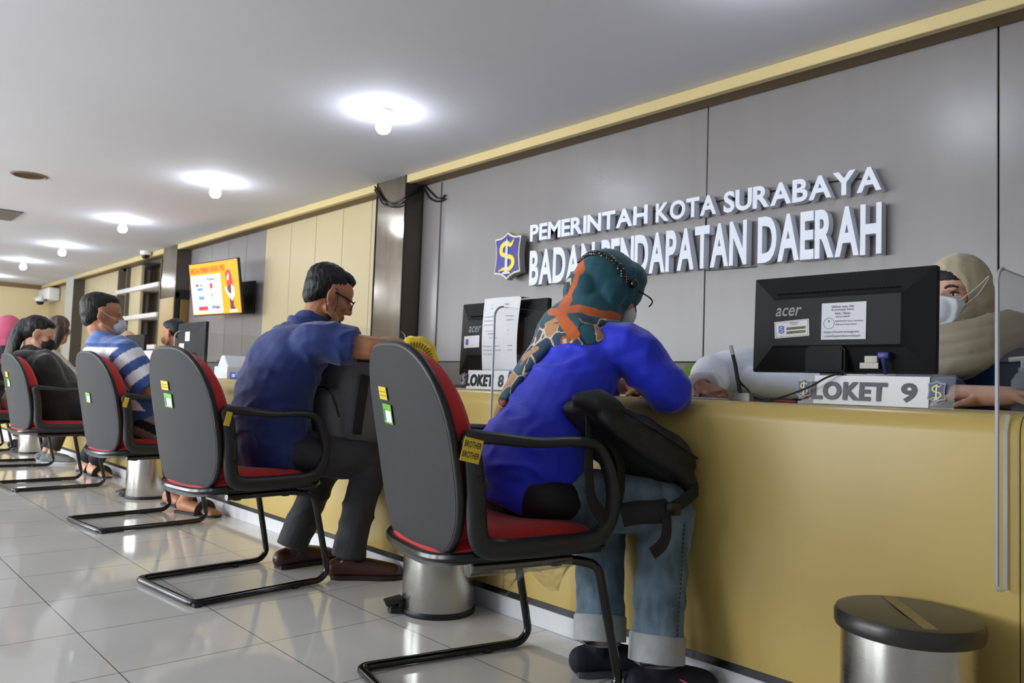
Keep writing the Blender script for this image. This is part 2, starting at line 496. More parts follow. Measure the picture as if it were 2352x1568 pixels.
def wall_front(m):
    # panelled wall behind the staff, one continuous run with grooves
    def run(x0, x1, mi, grooves=(), z0=0.0, z1=CEIL, y=YW):
        xs = [x0] + sorted(grooves) + [x1]
        for a, b in zip(xs[:-1], xs[1:]):
            m.box(((a + b) / 2, y + 0.03, (z0 + z1) / 2), (b - a - 0.006, 0.06, z1 - z0), bevel=0.003, seg=1, mi=mi)
    m.box(((XL + XR) / 2, YW + 0.36, CEIL / 2), (XR - XL, 0.08, CEIL), mi=2)       # backing
    run(-5.735, XR, 0, (-2.752, -1.155, 0.6), z0=0.985)
    m.box(((-5.735 + XR) / 2, YW + 0.05, 0.49), (XR + 5.735, 0.06, 0.98), mi=3)
    m.box(((-5.735 + XR) / 2, YW + 0.045, 0.3), (XR + 5.735, 0.06, 0.98), mi=2)
    run(-8.955, -6.2, 1, (-8.3, -7.72, -7.15, -6.6))
    run(-11.37, -8.955, 0, (-10.6, -10.05, -9.5), z0=0.97)
    m.box((-10.16, YW + 0.05, 0.48), (2.42, 0.06, 0.96), mi=3)
    run(-17.8, -14.75, 1, (-17.2, -16.3, -15.4)); run(-12.5, -11.37, 1)
    run(XL, -17.8, 1, (-19.1,))
struct(simple('wall_front', wall_front, [M_grey_panel, M_beige, M_seam, M_base_band]))

def fascia(m):
    for a, b in ((-5.735, XR), (-11.37, -6.2), (-16.95, -11.94), (XL, -17.53)):
        m.box(((a + b) / 2, 3.925, 2.595), (b - a, 0.05, 0.07), bevel=0.004, seg=1)
struct(simple('trim_1', fascia, M_fascia))
def soffit(m):
    for a, b in ((-5.735, XR), (-11.37, -6.2), (-16.95, -11.94), (XL, -17.53)):
        m.box(((a + b) / 2, 4.02, 2.6), (b - a, 0.14, 0.06))
struct(simple('trim_2', soffit, M_soffit))
struct(simple('trim_3', lambda m: m.box((-5.60, 4.092, 1.78), (0.26, 0.012, 1.56), bevel=0.003), M_grey_panel))
def endbeam(m):
    m.box((XL + 0.06, 1.0, 2.59), (0.12, 6.2, 0.09), bevel=0.006, seg=1)
struct(simple('trim_4', endbeam, M_soffit))

# pillars
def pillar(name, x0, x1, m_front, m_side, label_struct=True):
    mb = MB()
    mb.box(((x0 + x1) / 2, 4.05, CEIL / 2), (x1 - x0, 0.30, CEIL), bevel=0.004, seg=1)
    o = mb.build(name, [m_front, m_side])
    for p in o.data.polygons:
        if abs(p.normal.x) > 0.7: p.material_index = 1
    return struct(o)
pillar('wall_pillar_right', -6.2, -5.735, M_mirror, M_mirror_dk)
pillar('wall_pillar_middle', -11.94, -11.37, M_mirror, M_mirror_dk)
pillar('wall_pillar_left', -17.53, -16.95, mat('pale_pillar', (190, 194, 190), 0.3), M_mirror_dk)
for nm, y_, z0 in (('trim_5', 3.893, 0),):
    mb = MB()
    for x in (-6.2, -5.735): mb.box((x, 3.897, CEIL / 2), (0.012, 0.012, CEIL), bevel=0.003, seg=1)
    mb.box((-5.729, 4.09, CEIL / 2), (0.012, 0.014, CEIL))
    struct(mb.build(nm, M_black_plastic))
# lower, browner facing of the middle pillar
struct(simple('trim_6', lambda m: m.box((-11.655, 3.893, 0.95), (0.57, 0.012, 1.86), bevel=0.003), mat('tan_facing', (178, 152, 104), 0.4)))

# brown door with a black frame on the side of the middle pillar
mb = MB(); mb.box((-11.352, 4.04, 0.93), (0.02, 0.13, 1.84), bevel=0.003)
d1 = struct(mb.build('door_1', mat('brown_door', (128, 98, 44), 0.5)))
mb = MB()
mb.box((-11.355, 3.925, 0.97), (0.03, 0.055, 1.96)); mb.box((-11.355, 4.0, 1.93), (0.03, 0.2, 0.12))
mb.build('door_frame', M_black_matte, parent=d1)

# built-in shelving beyond the middle pillar
sh = thing('wall_shelving', 'tall built-in wall shelves with white boards left of the far mirrored pillar', 'shelf', (-13.65, 4.2, 0))
mb = MB()
mb.box((0, 0.22, 1.28), (2.2, 0.02, 2.56)); mb.box((-1.09, 0.05, 1.28), (0.03, 0.34, 2.56)); mb.box((1.08, 0.05, 1.28), (0.03, 0.34, 2.56)); mb.box((-0.62, 0.05, 1.28), (0.03, 0.34, 2.56))
mb.build('carcass', mat('taupe_carcass', (112, 100, 84), 0.6), sh)
mb = MB(); mb.box((-0.2, -0.07, 1.28), (0.55, 0.05, 2.56), bevel=0.004); mb.build('upright_panel', M_beige, sh)
for z in (2.17, 1.70, 1.2):
    mb = MB(); mb.box((0, 0.02, z), (2.16, 0.34, 0.07), bevel=0.004); mb.build('shelf_board', mat('shelf_white', (222, 218, 214), 0.4), sh)
mb = MB(); mb.box((-0.93, 0.18, 1.28), (0.3, 0.03, 2.5)); mb.build('dark_back_panel', mat('dark_back', (50, 48, 48), 0.6), sh)

# ================================================================== ceiling lamps and fittings
def make_lamp(name, label):
    t = thing(name, label, 'ceiling lamp')
    mb = MB(); mb.lathe([(0.0, 0.0), (0.062, 0.0), (0.06, -0.010), (0.035, -0.026), (0.022, -0.034), (0.021, -0.052), (0.0, -0.052)], n=24)
    mb.build('lamp_holder', mat('lamp_holder_grey', (190, 190, 190), 0.4), t)
    mb = MB(); mb.lathe([(0.0, -0.05), (0.021, -0.052), (0.026, -0.066), (0.044, -0.088), (0.052, -0.112), (0.046, -0.138), (0.028, -0.156), (0.0, -0.162)], n=24)
    mb.build('bulb', M_bulb, t)
    return t
def dup(root, loc, rz=None, label=None, name=None):
    r = root.copy(); COL.objects.link(r); r.location = loc
    if rz is not None: r.rotation_euler = (0, 0, rz)
    if label: r['label'] = label
    for ch in list(root.children):
        c = ch.copy(); COL.objects.link(c); c.parent = r
        for g in list(ch.children):
            d = g.copy(); COL.objects.link(d); d.parent = c
    return r
lamp_labels = ['bare white bulb on ceiling above the big wall lettering, nearest of the row',
               'bare lit bulb on ceiling left of the upper lettering, largest bulb in view',
               'bare lit bulb on ceiling above the navy shirt, second largest bulb in view',
               'bare lit bulb on ceiling over the striped shirt man, third bulb from the right',
               'bare lit bulb on ceiling over the hooded woman, fourth bulb from the right',
               'bare lit bulb on ceiling near the far end wall, fifth bulb from the right',
               'farthest bare bulb at the left edge, close to the end wall']
L0 = make_lamp('ceiling_bulb', lamp_labels[0]); L0['group'] = 'bare bulbs in a row along the ceiling'
L0.location = (*LAMPS_FRONT[0], CEIL)
for (x, y), lb in zip(LAMPS_FRONT[1:], lamp_labels[1:]): dup(L0, (x, y, CEIL), label=lb)
for i, (x, y) in enumerate(LAMPS_BACK):
    d = dup(L0, (x, y, CEIL), label='bare bulb on the ceiling behind the viewer, over the waiting area')
    d['group'] = 'bulbs over the waiting area'

# round dark speaker opening in the ceiling
t = thing('ceiling_speaker', 'round brown speaker opening in the ceiling at upper left', 'speaker', (-8.55, 1.53, CEIL))
mb = MB(); mb.lathe([(0.13, 0.0), (0.155, 0.0), (0.155, -0.006), (0.135, -0.012), (0.13, 0.0)], n=32); mb.build('rim', mat('speaker_rim', (120, 104, 78), 0.5), t)
mb = MB(); mb.lathe([(0.0, -0.003), (0.135, -0.003), (0.135, -0.0005), (0.0, -0.0005)], n=32); mb.build('grille', mat('speaker_brown', (66, 48, 20), 0.7), t)
# recessed fluorescent fitting at the left edge
t = thing('recessed_tube_light', 'recessed ceiling light with two tubes at the far left edge', 'ceiling lamp', (-11.0, 1.40, CEIL))
mb = MB(); mb.box((0, 0, -0.006), (0.75, 0.95, 0.012), bevel=0.003, seg=1); mb.build('reflector_tray', mat('grey_tray', (84, 84, 82), 0.4), t)
for dx in (-0.16, 0.16):
    mb = MB(); mb.tube([(dx, -0.2, -0.024), (dx, 0.2, -0.024)], 0.013, n=10); mb.build('fluorescent_tube', mat('tube_glow', (255, 255, 255), 0.4, emit=((246, 248, 255), 1.0)), t)
# cctv domes
def cctv(x, y, z, label):
    t = thing('cctv_camera', label, 'security camera', (x, y, z))
    mb = MB(); mb.lathe([(0, 0), (0.10, 0), (0.10, -0.05), (0.085, -0.07), (0, -0.07)], n=24); mb.build('housing', M_white_plastic, t)
    mb = MB(); mb.lathe([(0.075, -0.066), (0.072, -0.10), (0.05, -0.135), (0.0, -0.148)], n=24); mb.build('dome', M_black_gloss, t)
    return t
cam_far = cctv(-12.48, 3.82, CEIL, 'white dome security camera on ceiling beside the far mirrored pillar')
cam_far.scale = (.8, .8, .8)
cctv(-19.2, 3.80, 2.31, 'white dome security camera on a wall arm beside the air conditioner')
simple('cctv_bracket', lambda m: m.tube([(0, 0, 0), (-0.6, 0, 0)], 0.025), M_white_plastic, loc=(-19.2, 3.80, 2.33), label='short white wall arm carrying the far dome camera', cat='bracket')
t = thing('air_conditioner', 'white split air conditioner high on the wall in the far left corner', 'air conditioner', (-19.3, 3.975, 2.40), -math.pi / 2)
mb = MB(); mb.box((0, 0, 0), (0.24, 0.95, 0.28), bevel=0.04, seg=3); mb.build('body', M_white_plastic, t)
mb = MB(); mb.box((0.10, 0, -0.13), (0.06, 0.82, 0.03)); mb.build('air_outlet', mat('vent_dark', (70, 68, 66), 0.6), t)
# loose cable round the mirrored pillar
mb = MB()
for dz in (0.0, -0.03):
    mb.tube([(-6.21, 3.875, 2.60 + dz), (-6.14, 3.88, 2.52 + dz), (-6.05, 3.875, 2.44 + dz), (-5.93, 3.87, 2.405 + dz), (-5.80, 3.87, 2.40 + dz), (-5.715, 3.885, 2.43 + dz), (-5.70, 3.98, 2.50 + dz), (-5.705, 4.07, 2.56 + dz), (-5.62, 4.08, 2.50 + dz * 2), (-5.5, 4.08, 2.42 + dz), (-5.4, 4.08, 2.43 + dz)], 0.009, n=8, sm=5)
mb.build('loose_cable', M_black_plastic, label='dark loose cable hanging across the top of the mirrored pillar', cat='cable')

# ================================================================== wall lettering and emblem
SIGN_Y = 4.03
def sign_word(word, x0, x1, z0a, z0b, h, line, depth=0.055, bold=0.012):
    """each raised letter of a word is its own object; x0..x1 word span, baseline runs z0a..z0b"""
    asp = [text_shape(c, bold, 0.05, 0.0)[2] for c in word]
    gap = 0.05
    tot = sum(asp) + gap * (len(word) - 1)
    k = (x1 - x0) / tot
    x = x0
    ords = ['first', 'second', 'third', 'fourth', 'fifth', 'sixth', 'seventh', 'eighth', 'ninth', 'tenth']
    for i, c in enumerate(word):
        wd = asp[i] * k
        z = z0a + (z0b - z0a) * (x - x0) / (x1 - x0)
        mb = MB()
        put_text(mb, c, (0, 0, 0), AX, AZ, wd, h, depth, bold)
        mb.build('sign_letter', M_white_letter, loc=(x, SIGN_Y + depth, z), ang=30,
                 label=f'raised white letter {c}, {ords[i]} letter of {word} on the grey wall', cat='sign letter', group=f'raised letters of the {line} sign line')
        # stand-off pins behind the letter
        x += wd + gap * k
sign_word('PEMERINTAH', -4.256, -3.15, 1.885, 1.882, 0.125, 'upper', bold=0.03)
sign_word('KOTA', -3.085, -2.635, 1.878, 1.872, 0.122, 'upper', bold=0.03)
sign_word('SURABAYA', -2.585, -1.662, 1.868, 1.862, 0.128, 'upper', bold=0.03)
sign_word('BADAN', -4.25, -3.60, 1.553, 1.552, 0.26, 'lower', bold=0.032)
sign_word('PENDAPATAN', -3.54, -2.426, 1.552, 1.548, 0.262, 'lower', bold=0.032)
sign_word('DAERAH', -2.355, -1.66, 1.546, 1.532, 0.265, 'lower', bold=0.032)
# the pins that hold the letters off the wall, and the cable that feeds them
mb = MB()
mb.tube([(-4.2, 4.094, 1.95), (-3.6, 4.094, 1.99), (-3.1, 4.094, 1.97), (-2.62, 4.094, 1.965), (-2.1, 4.094, 1.97), (-1.75, 4.094, 1.95)], 0.004, n=6, sm=5)
mb.tube([(-2.75, 4.094, 1.96), (-2.752, 4.094, 1.545), (-2.4, 4.094, 1.54)], 0.004, n=6)
mb.build('sign_cable', M_black_plastic, label='thin black cable running behind the white wall letters', cat='cable')

SHIELD = [(0, .5), (.12, .44), (.28, .395), (.5, .39), (.455, .2), (.44, 0.0), (.465, -.2), (.5, -.36), (.28, -.385), (.12, -.435), (0, -.5),
          (-.12, -.435), (-.28, -.385), (-.5, -.36), (-.465, -.2), (-.44, 0.0), (-.455, .2), (-.5, .39), (-.28, .395), (-.12, .44)]
def shield(mb, o, ax, ay, w_, h_, t, s=1.0, mi=0, bevel=0.0):
    mb.prism([(a * w_ * s, b * h_ * s) for a, b in SHIELD][::-1] if False else [(a * w_ * s, b * h_ * s) for a, b in SHIELD][::-1], (o, ax, ay), t, bevel, mi)
def emblem_s(mb, o, ax, ay, w_, h_, t, mi=0, k=1.0):
    pts = [(.26, .33), (.14, .22), (-.02, .27), (-.2, .2), (-.2, .06), (-.02, .0), (.2, -.06), (.24, -.18), (.1, -.28), (-.1, -.27), (-.3, -.31)]
    o, ax, ay = V(o), V(ax), V(ay); n = ax.cross(ay)
    P = [o + ax * (a * w_) + ay * (b * h_) + n * t for a, b in pts]
    rr = [.015, .055, .065, .068, .062, .058, .062, .066, .062, .045, .015]
    mb.tube(P, [(r * w_ * k, t * 0.8) for r in rr], n=10, up=n, sm=4, mi=mi)
def emblem_needle(mb, o, ax, ay, w_, h_, t, mi=0):
    mb.prism([(-.18 * w_, -.38 * h_), (.18 * w_, -.38 * h_), (.12 * w_, -.34 * h_), (.055 * w_, -.33 * h_), (.035 * w_, .3 * h_), (0, .37 * h_), (-.035 * w_, .3 * h_), (-.055 * w_, -.33 * h_), (-.12 * w_, -.34 * h_)], (o, ax, ay), t, mi=mi)
t = thing('city_emblem', 'blue and yellow shield emblem mounted on the wall left of the lettering', 'emblem', (-4.462, 4.0, 1.793))
EW, EH = 0.30, 0.37
mb = MB(); shield(mb, (0, 0.0, 0), AX, AZ, EW, EH, -0.05); mb.build('shield_body', M_grey_edge, t)
mb = MB(); shield(mb, (0, -0.001, 0), AX, AZ, EW, EH, 0.006, 0.985); mb.build('border', mat('emblem_cream', (222, 216, 180), 0.4), t)
mb = MB(); shield(mb, (0, -0.007, 0), AX, AZ, EW, EH, 0.004, 0.90); mb.build('blue_field', M_blue_emblem, t)
mb = MB(); emblem_s(mb, (0, -0.010, 0), AX, AZ, EW, EH, 0.004); mb.build('yellow_figure', M_yellow_emblem, t)
mb = MB(); emblem_needle(mb, (0, -0.012, 0), AX, AZ, EW, EH, 0.006); mb.build('monument_needle', M_silver_emblem, t)

# ================================================================== counter
def counter():
    t = thing('reception_counter', 'long cream service counter with rounded edge and white skirting', 'counter', (-6, 1.88, 0))
    ox, oy = -6, 1.88
    x0, x1 = -13.0, 1.8
    seams = [-0.49, -2.06, -3.63, -5.2, -6.77, -8.34, -9.91, -11.48]
    xs = [x1] + [s for s in seams] + [x0]
    # front panels, each with the rolled top edge
    prof = [(0.0, 0.088)] + [(0.0, 0.728)]
    r = 0.05
    for k in range(1, 9):
        a = math.radians(180 - 90 * k / 8)
        prof.append((r + r * math.cos(a), 0.728 + r * math.sin(a)))
    prof += [(0.12, 0.778), (0.12, 0.75), (0.05, 0.72), (0.03, 0.70), (0.03, 0.088)]
    for a, b in zip(xs[:-1], xs[1:]):
        mb = MB(); mb.prism(prof, (V((a - 0.0012 - ox, 0, 0)), AY, AZ), -(a - b - 0.0024))
        mb.build('front_panel', M_counter, t, ang=30)
    mb = MB(); mb.box(((x0 + x1) / 2 - ox, 0.40, 0.757), (x1 - x0, 0.56, 0.042), bevel=0.003, seg=1); mb.build('worktop', M_counter_top, t)
    mb = MB(); mb.box(((x0 + x1) / 2 - ox, 0.02, 0.077), (x1 - x0, 0.03, 0.026)); mb.build('black_strip', M_black_plastic, t)
    mb = MB(); mb.box(((x0 + x1) / 2 - ox, 0.022, 0.032), (x1 - x0, 0.04, 0.064), bevel=0.002, seg=1); mb.build('skirting', M_white_skirt, t)
    mb = MB()
    for s in [x0 + 0.03, x1 - 0.03] + seams: mb.box((s - ox, 0.38, 0.40), (0.03, 0.5, 0.64))
    mb.build('support_panels', M_counter_top, t)
counter()

def partition(x, label, y1=2.52):
    t = thing('acrylic_partition', label, 'partition', (x, 1.88, 0))
    # sheet in the YZ plane: hooks down in front of the counter edge, rounded corners
    o = []
    def arc(cy_, cz, r, a0, a1):
        for k in range(6):
            a = math.radians(a0 + (a1 - a0) * k / 5); o.append((cy_ + r * math.cos(a), cz + r * math.sin(a)))
    arc(-0.04, 0.435, 0.02, 180, 270); o.append((-0.006, 0.415)); o.append((-0.006, 0.735))
    o.append((0.01, 0.775)); o.append((0.05, 0.7805)); o.append((y1 - 1.88, 0.7805))
    arc(y1 - 1.88 - 0.04, 1.04, 0.04, 0, 90)
    arc(-0.02, 1.04, 0.04, 90, 180)
    mb = MB(); mb.prism(o, (V((0.004, 0, 0)), AY, AZ), -0.008, mi=0, mi_side=1)
    mb.build('clear_sheet', [M_acrylic, M_acrylic_edge], t, ang=60)
    mb = MB()
    mb.tube([(0, p[0], p[1]) for p in o[:1] + o[-6:][::-1]][::-1] + [(0, -0.06, 0.43)], 0.0042, n=6)
    mb.build('sheet_edge', M_acrylic_edge, t)
partition(-0.515, 'clear acrylic counter partition at the right edge, right of the LOKET 9 sign')
partition(-2.09, 'clear acrylic counter partition in front of the LOKET 8 sign')
partition(-3.65, 'clear acrylic counter partition behind the yellow fan housing')
partition(-5.26, 'clear acrylic counter partition beside the upright black monitor near the tissue box')

# ================================================================== things on the counter
M_mon = mat('monitor_plastic', (22, 23, 24), 0.55, spec=0.3, bump=(400, 0.05))
def monitor(label, x, y, zc, wd, ht, rz=0.0, tilt=0.0, detail=True, logo=True, group=None):
    t = thing('computer_monitor', label, 'monitor', (x, y, 0.778), rz, group)
    zc -= 0.778
    M = Matrix.Translation((0, 0, zc)) @ Matrix.Rotation(tilt, 4, 'X')
    def put(mb): mb.v = [tuple(M @ V(p)) for p in mb.v]; return mb
    mb = MB(); mb.box((0, 0.012, 0), (wd, 0.024, ht), bevel=0.005); put(mb).build('screen_bezel', M_mon, t)
    # back shell: wide frustum stepping out towards the customers (-Y)
    mb = MB()
    w2, h2 = wd * 0.5 - 0.004, ht * 0.5 - 0.004
    a, b, c, d = 0.36 * wd, 0.37 * wd, 0.27 * ht, 0.26 * ht
    A = [(-w2, 0, -h2), (w2, 0, -h2), (w2, 0, h2), (-w2, 0, h2)]
    B = [(-a, -0.026, -d), (b, -0.026, -d), (b, -0.026, c), (-a, -0.026, c)]
    C_ = [(-a + .01, -0.032, -d + .008), (b - .01, -0.032, -d + .008), (b - .01, -0.032, c - .008), (-a + .01, -0.032, c - .008)]
    mb.add(A + B + C_, [(0, 1, 5, 4), (1, 2, 6, 5), (2, 3, 7, 6), (3, 0, 4, 7), (4, 5, 9, 8), (5, 6, 10, 9), (6, 7, 11, 10), (7, 4, 8, 11), (8, 9, 10, 11), (3, 2, 1, 0)])
    shell = put(mb).build('back_shell', M_mon, t, ang=10)
    mb = MB(); mb.box((0, 0.0245, 0.004), (wd - 0.03, 0.002, ht - 0.04)); put(mb).build('screen', mat('screen_glow', (200, 215, 235), 0.2, emit=((190, 210, 240), 0.8)), t)
    # stand
    mb = MB(); mb.prism([(-0.055, -0.145), (0.06, -0.145), (0.06, -0.08), (0.048, -0.07), (-0.045, -0.07), (-0.055, -0.08)], ((-0.02, -0.014, 0), AX, AZ), 0.028, bevel=0.006); put(mb)
    mb.box((-0.02, 0.02, (zc - 0.08 + 0.008) / 2), (0.07, 0.03, zc - 0.088), bevel=0.004)
    mb.build('stand_neck', mat('dark_grey_plastic', (26, 27, 30), 0.6, spec=0.25), t)
    mb = MB(); mb.prism(rrect(0.22, 0.16, 0.04), ((-0.02, 0.03, 0.001), AX, AY), 0.012, bevel=0.004); mb.build('stand_base', M_mon, t)
    if detail:
        mb = MB()
        for i in range(44):
            xx = -a + 0.012 + i * (a + b - 0.03) / 44
            mb.box((xx + 0.006, -0.0225, c + 0.0085), (0.0035, 0.003, 0.014), rot=(0.9, 0.35, 0))
        put(mb).build('vent_slots', M_black_matte, t)
        mb = MB(); put_text(mb, 'acer', (-a + 0.016, -0.0325, c - 0.058), AX, AZ, 0.082, 0.026, 0.0, 0.012, 0.25)
        if logo: put(mb).build('logo_lettering', mat('logo_grey', (118, 120, 122), 0.35), t)
        mb = MB(); mb.box((0.105, -0.016, -0.108), (0.035, 0.012, 0.02), bevel=0.002); mb.box((0.100, -0.018, -0.125), (0.05, 0.004, 0.016)); put(mb).build('port_label', mat('label_cream', (216, 214, 200), 0.5), t)
        mb = MB(); mb.box((0.145, -0.026, -0.098), (0.03, 0.03, 0.018), bevel=0.003); mb.tube([(0.145, -0.035, -0.104), (0.147, -0.036, -0.125), (0.15, -0.03, -0.15)], [0.007, 0.005, 0.004], n=8); put(mb).build('video_plug', mat('plug_blue', (38, 52, 130), 0.4), t)
    return t, M
PAPER_AX = AX
m9, M9 = monitor('large black monitor back with stickers and grey logo behind the LOKET 9 sign', -1.03, 2.205, 1.013, 0.53, 0.29, rz=0.01, tilt=-0.03, group='monitors on the counter')
def tag_on(parent, M, name, cx_, cz, w_, h_, rot, m, y=-0.0335, **props):
    mb = MB(); mb.box((0, 0, 0), (w_, 0.001, h_))
    Mr = M @ Matrix.Translation((cx_, y, cz)) @ Matrix.Rotation(-rot, 4, 'Y')
    mb.v = [tuple(Mr @ V(p)) for p in mb.v]
    return mb.build(name, m, parent, **props), Mr
def line_text(Mr, parent, name, lines, m):
    """lines: (text, x, z, width, height) relative to the sheet centre"""
    mb = MB()
    for (s, x, z, w_, h_) in lines:
        put_text(mb, s, (x, -0.0014, z), AX, AZ, w_, h_, bold=0.004)
    mb.v = [tuple(Mr @ V(p)) for p in mb.v]
    return mb.build(name, m, parent)
st, Mr = tag_on(m9, M9, 'notice_sticker', 0.032, 0.0, 0.127, 0.105, 0.0, mat('sticker_grey_white', (212, 214, 220), 0.4))
line_text(Mr, st, 'notice_text', [('Silahkan scan, Dan', -0.035, 0.037, 0.065, 0.008), ('di postingan Kami,', -0.035, 0.028, 0.065, 0.008), ('Aduh / Silakan', -0.025, 0.0185, 0.045, 0.007), ('service kami?', -0.022, 0.010, 0.04, 0.006),
     ('BAPENDA Kota Surabaya', -0.022, -0.004, 0.078, 0.006), ('@bapendasurabaya', -0.022, -0.013, 0.06, 0.006),
     ('https://www.instagram', -0.055, -0.036, 0.10, 0.009), ('.com/bapendasurabaya/', -0.055, -0.047, 0.105, 0.008)], M_grey_ink)
mb = MB()
for k in range(24):
    a0 = 2 * math.pi * k / 24; a1 = 2 * math.pi * (k + 1) / 24
    mb.add([(-0.041 + r * math.cos(a), -0.001, -0.006 + r * math.sin(a)) for r, a in ((.015, a0), (.0162, a0), (.0162, a1), (.015, a1))], [(0, 1, 2, 3)])
put_text(mb, 'B', (-0.0435, -0.001, -0.003), AX, AZ, 0.005, 0.007, bold=0.02)
mb.v = [tuple(Mr @ V(p)) for p in mb.v]; mb.build('notice_seal', M_grey_ink, st)
st, Mr = tag_on(m9, M9, 'asset_sticker', -0.122, -0.018, 0.108, 0.05, 0.06, M_white_paper)
mb = MB(); shield(mb, (-0.032, -0.0006, 0), AX, AZ, 0.018, 0.026, 0.0006); mb.v = [tuple(Mr @ V(p)) for p in mb.v]; sb_ = mb.build('sticker_emblem', mat('sticker_blue', (50, 66, 170), 0.4), st)
mb = MB(); emblem_s(mb, (-0.032, -0.0014, 0), AX, AZ, 0.018, 0.026, 0.0004); mb.v = [tuple(Mr @ V(p)) for p in mb.v]; mb.build('emblem_figure', M_white_paper, sb_)
mb = MB()
for z, x in ((0.001, -0.016), (-0.011, -0.016)): mb.box((x + 0.03, -0.0007, z), (0.06, 0.0006, 0.0085))
mb.v = [tuple(Mr @ V(p)) for p in mb.v]; mb.build('sticker_bands', mat('sticker_olive', (120, 112, 40), 0.4), st)
line_text(Mr, st, 'sticker_text', [('INVENTARIS BARANG', -0.014, -0.0022, 0.055, 0.006), ('KOMPUTER KOTA', -0.014, -0.0142, 0.055, 0.006), ('PEMERINTAH KOTA', -0.006, 0.016, 0.03, 0.003), ('SURABAYA', 0.0, 0.011, 0.02, 0.003)], M_ink)
mb = MB()
for z in (0.022, -0.022): mb.box((0, -0.0006, z), (0.1, 0.0004, 0.0008))
for x in (-0.05, 0.05): mb.box((x, -0.0006, 0), (0.0008, 0.0004, 0.044))
mb.v = [tuple(Mr @ V(p)) for p in mb.v]; mb.build('sticker_frame', M_ink, st)

m8, M8 = monitor('black monitor with a hanging paper sheet behind the LOKET 8 sign', -2.385, 2.115, 0.99, 0.52, 0.305, rz=0.0, tilt=-0.03, group='monitors on the counter')
st, Mr = tag_on(m8, M8, 'asset_sticker', -0.145, -0.015, 0.10, 0.05, 0.03, M_white_paper)
mb = MB(); shield(mb, (-0.03, -0.0006, 0), AX, AZ, 0.02, 0.028, 0.0006); mb.v = [tuple(Mr @ V(p)) for p in mb.v]; mb.build('sticker_emblem', MATS['sticker_blue'], st)

# paper sheet draped over monitor 8
def hanging_paper():
    o = thing('notice_sheet', 'white typed notice sheet hanging over the monitor at LOKET 8', 'paper', (-2.33, 2.07, 0.99))
    mb = MB(); W, H = 0.215, 0.30; nx, nzv = 8, 14
    vs = []; fs = []
    for side in (0, 0.0006):
        for j in range(nzv + 1):
            for i in range(nx + 1):
                u = i / nx - .5; v = j / nzv
                vs.append((u * W, -0.006 - 0.012 * math.sin(v * 3.1) - 0.006 * math.sin(u * 5 + v * 2) + side, -0.142 + v * H))
    n = (nx + 1) * (nzv + 1)
    for j in range(nzv):
        for i in range(nx):
            a = j * (nx + 1) + i; fs.append((a, a + 1, a + nx + 2, a + nx + 1)); fs.append((n + a, n + a + nx + 1, n + a + nx + 2, n + a + 1))
    mb.add(vs, fs); mb.box((0, 0.018, 0.156), (W, 0.05, 0.0015)); mb.build('sheet', M_white_paper, o, fix=False)
    mb = MB()
    L_ = [('STANDAR PELAYANAN', -0.05, .125, .10, .0075), ('WAJIB PAJAK DAERAH', -0.05, .11, .10, .008),
          ('\u2022 Kumpulan SPPT, Ketika Nomor / Pembayaran', -.095, .078, .18, .0065), ('Pembayaran dapat melalui aplikasi', -.085, .062, .17, .0065), ('pbb.surabaya.go.id', -.085, .046, .07, .0065),
          ('untuk informasi lanjut, hubungi layanan pelanggan', -.075, .022, .14, .005), ('INFORMASI PAJAK DAERAH', -.06, .008, .12, .0075), ('(kantor pelayanan pajak)', -.05, -.006, .10, .006),
          ('\u2022 Pembayaran pelayanan Pajak PBB, BPHTB', -.095, -.04, .18, .0065), ('Pajak Daerah menyertakan dokumen asli', -.085, -.056, .17, .0065), ('bentuk pdf file', -.085, -.072, .055, .0065)]
    for s, x, z, w_, h_ in L_:
        v = (z + .142) / H
        y = -0.006 - 0.012 * math.sin(v * 3.1) - 0.0035 - 0.006 * max(math.sin(-2.5 + v * 2), math.sin(2.0 + v * 2), 0) * 0.6
        put_text(mb, s, (x, y, z), AX, AZ, w_, h_, bold=0.003)
    mb.build('typed_lines', M_grey_ink, o)
hanging_paper()

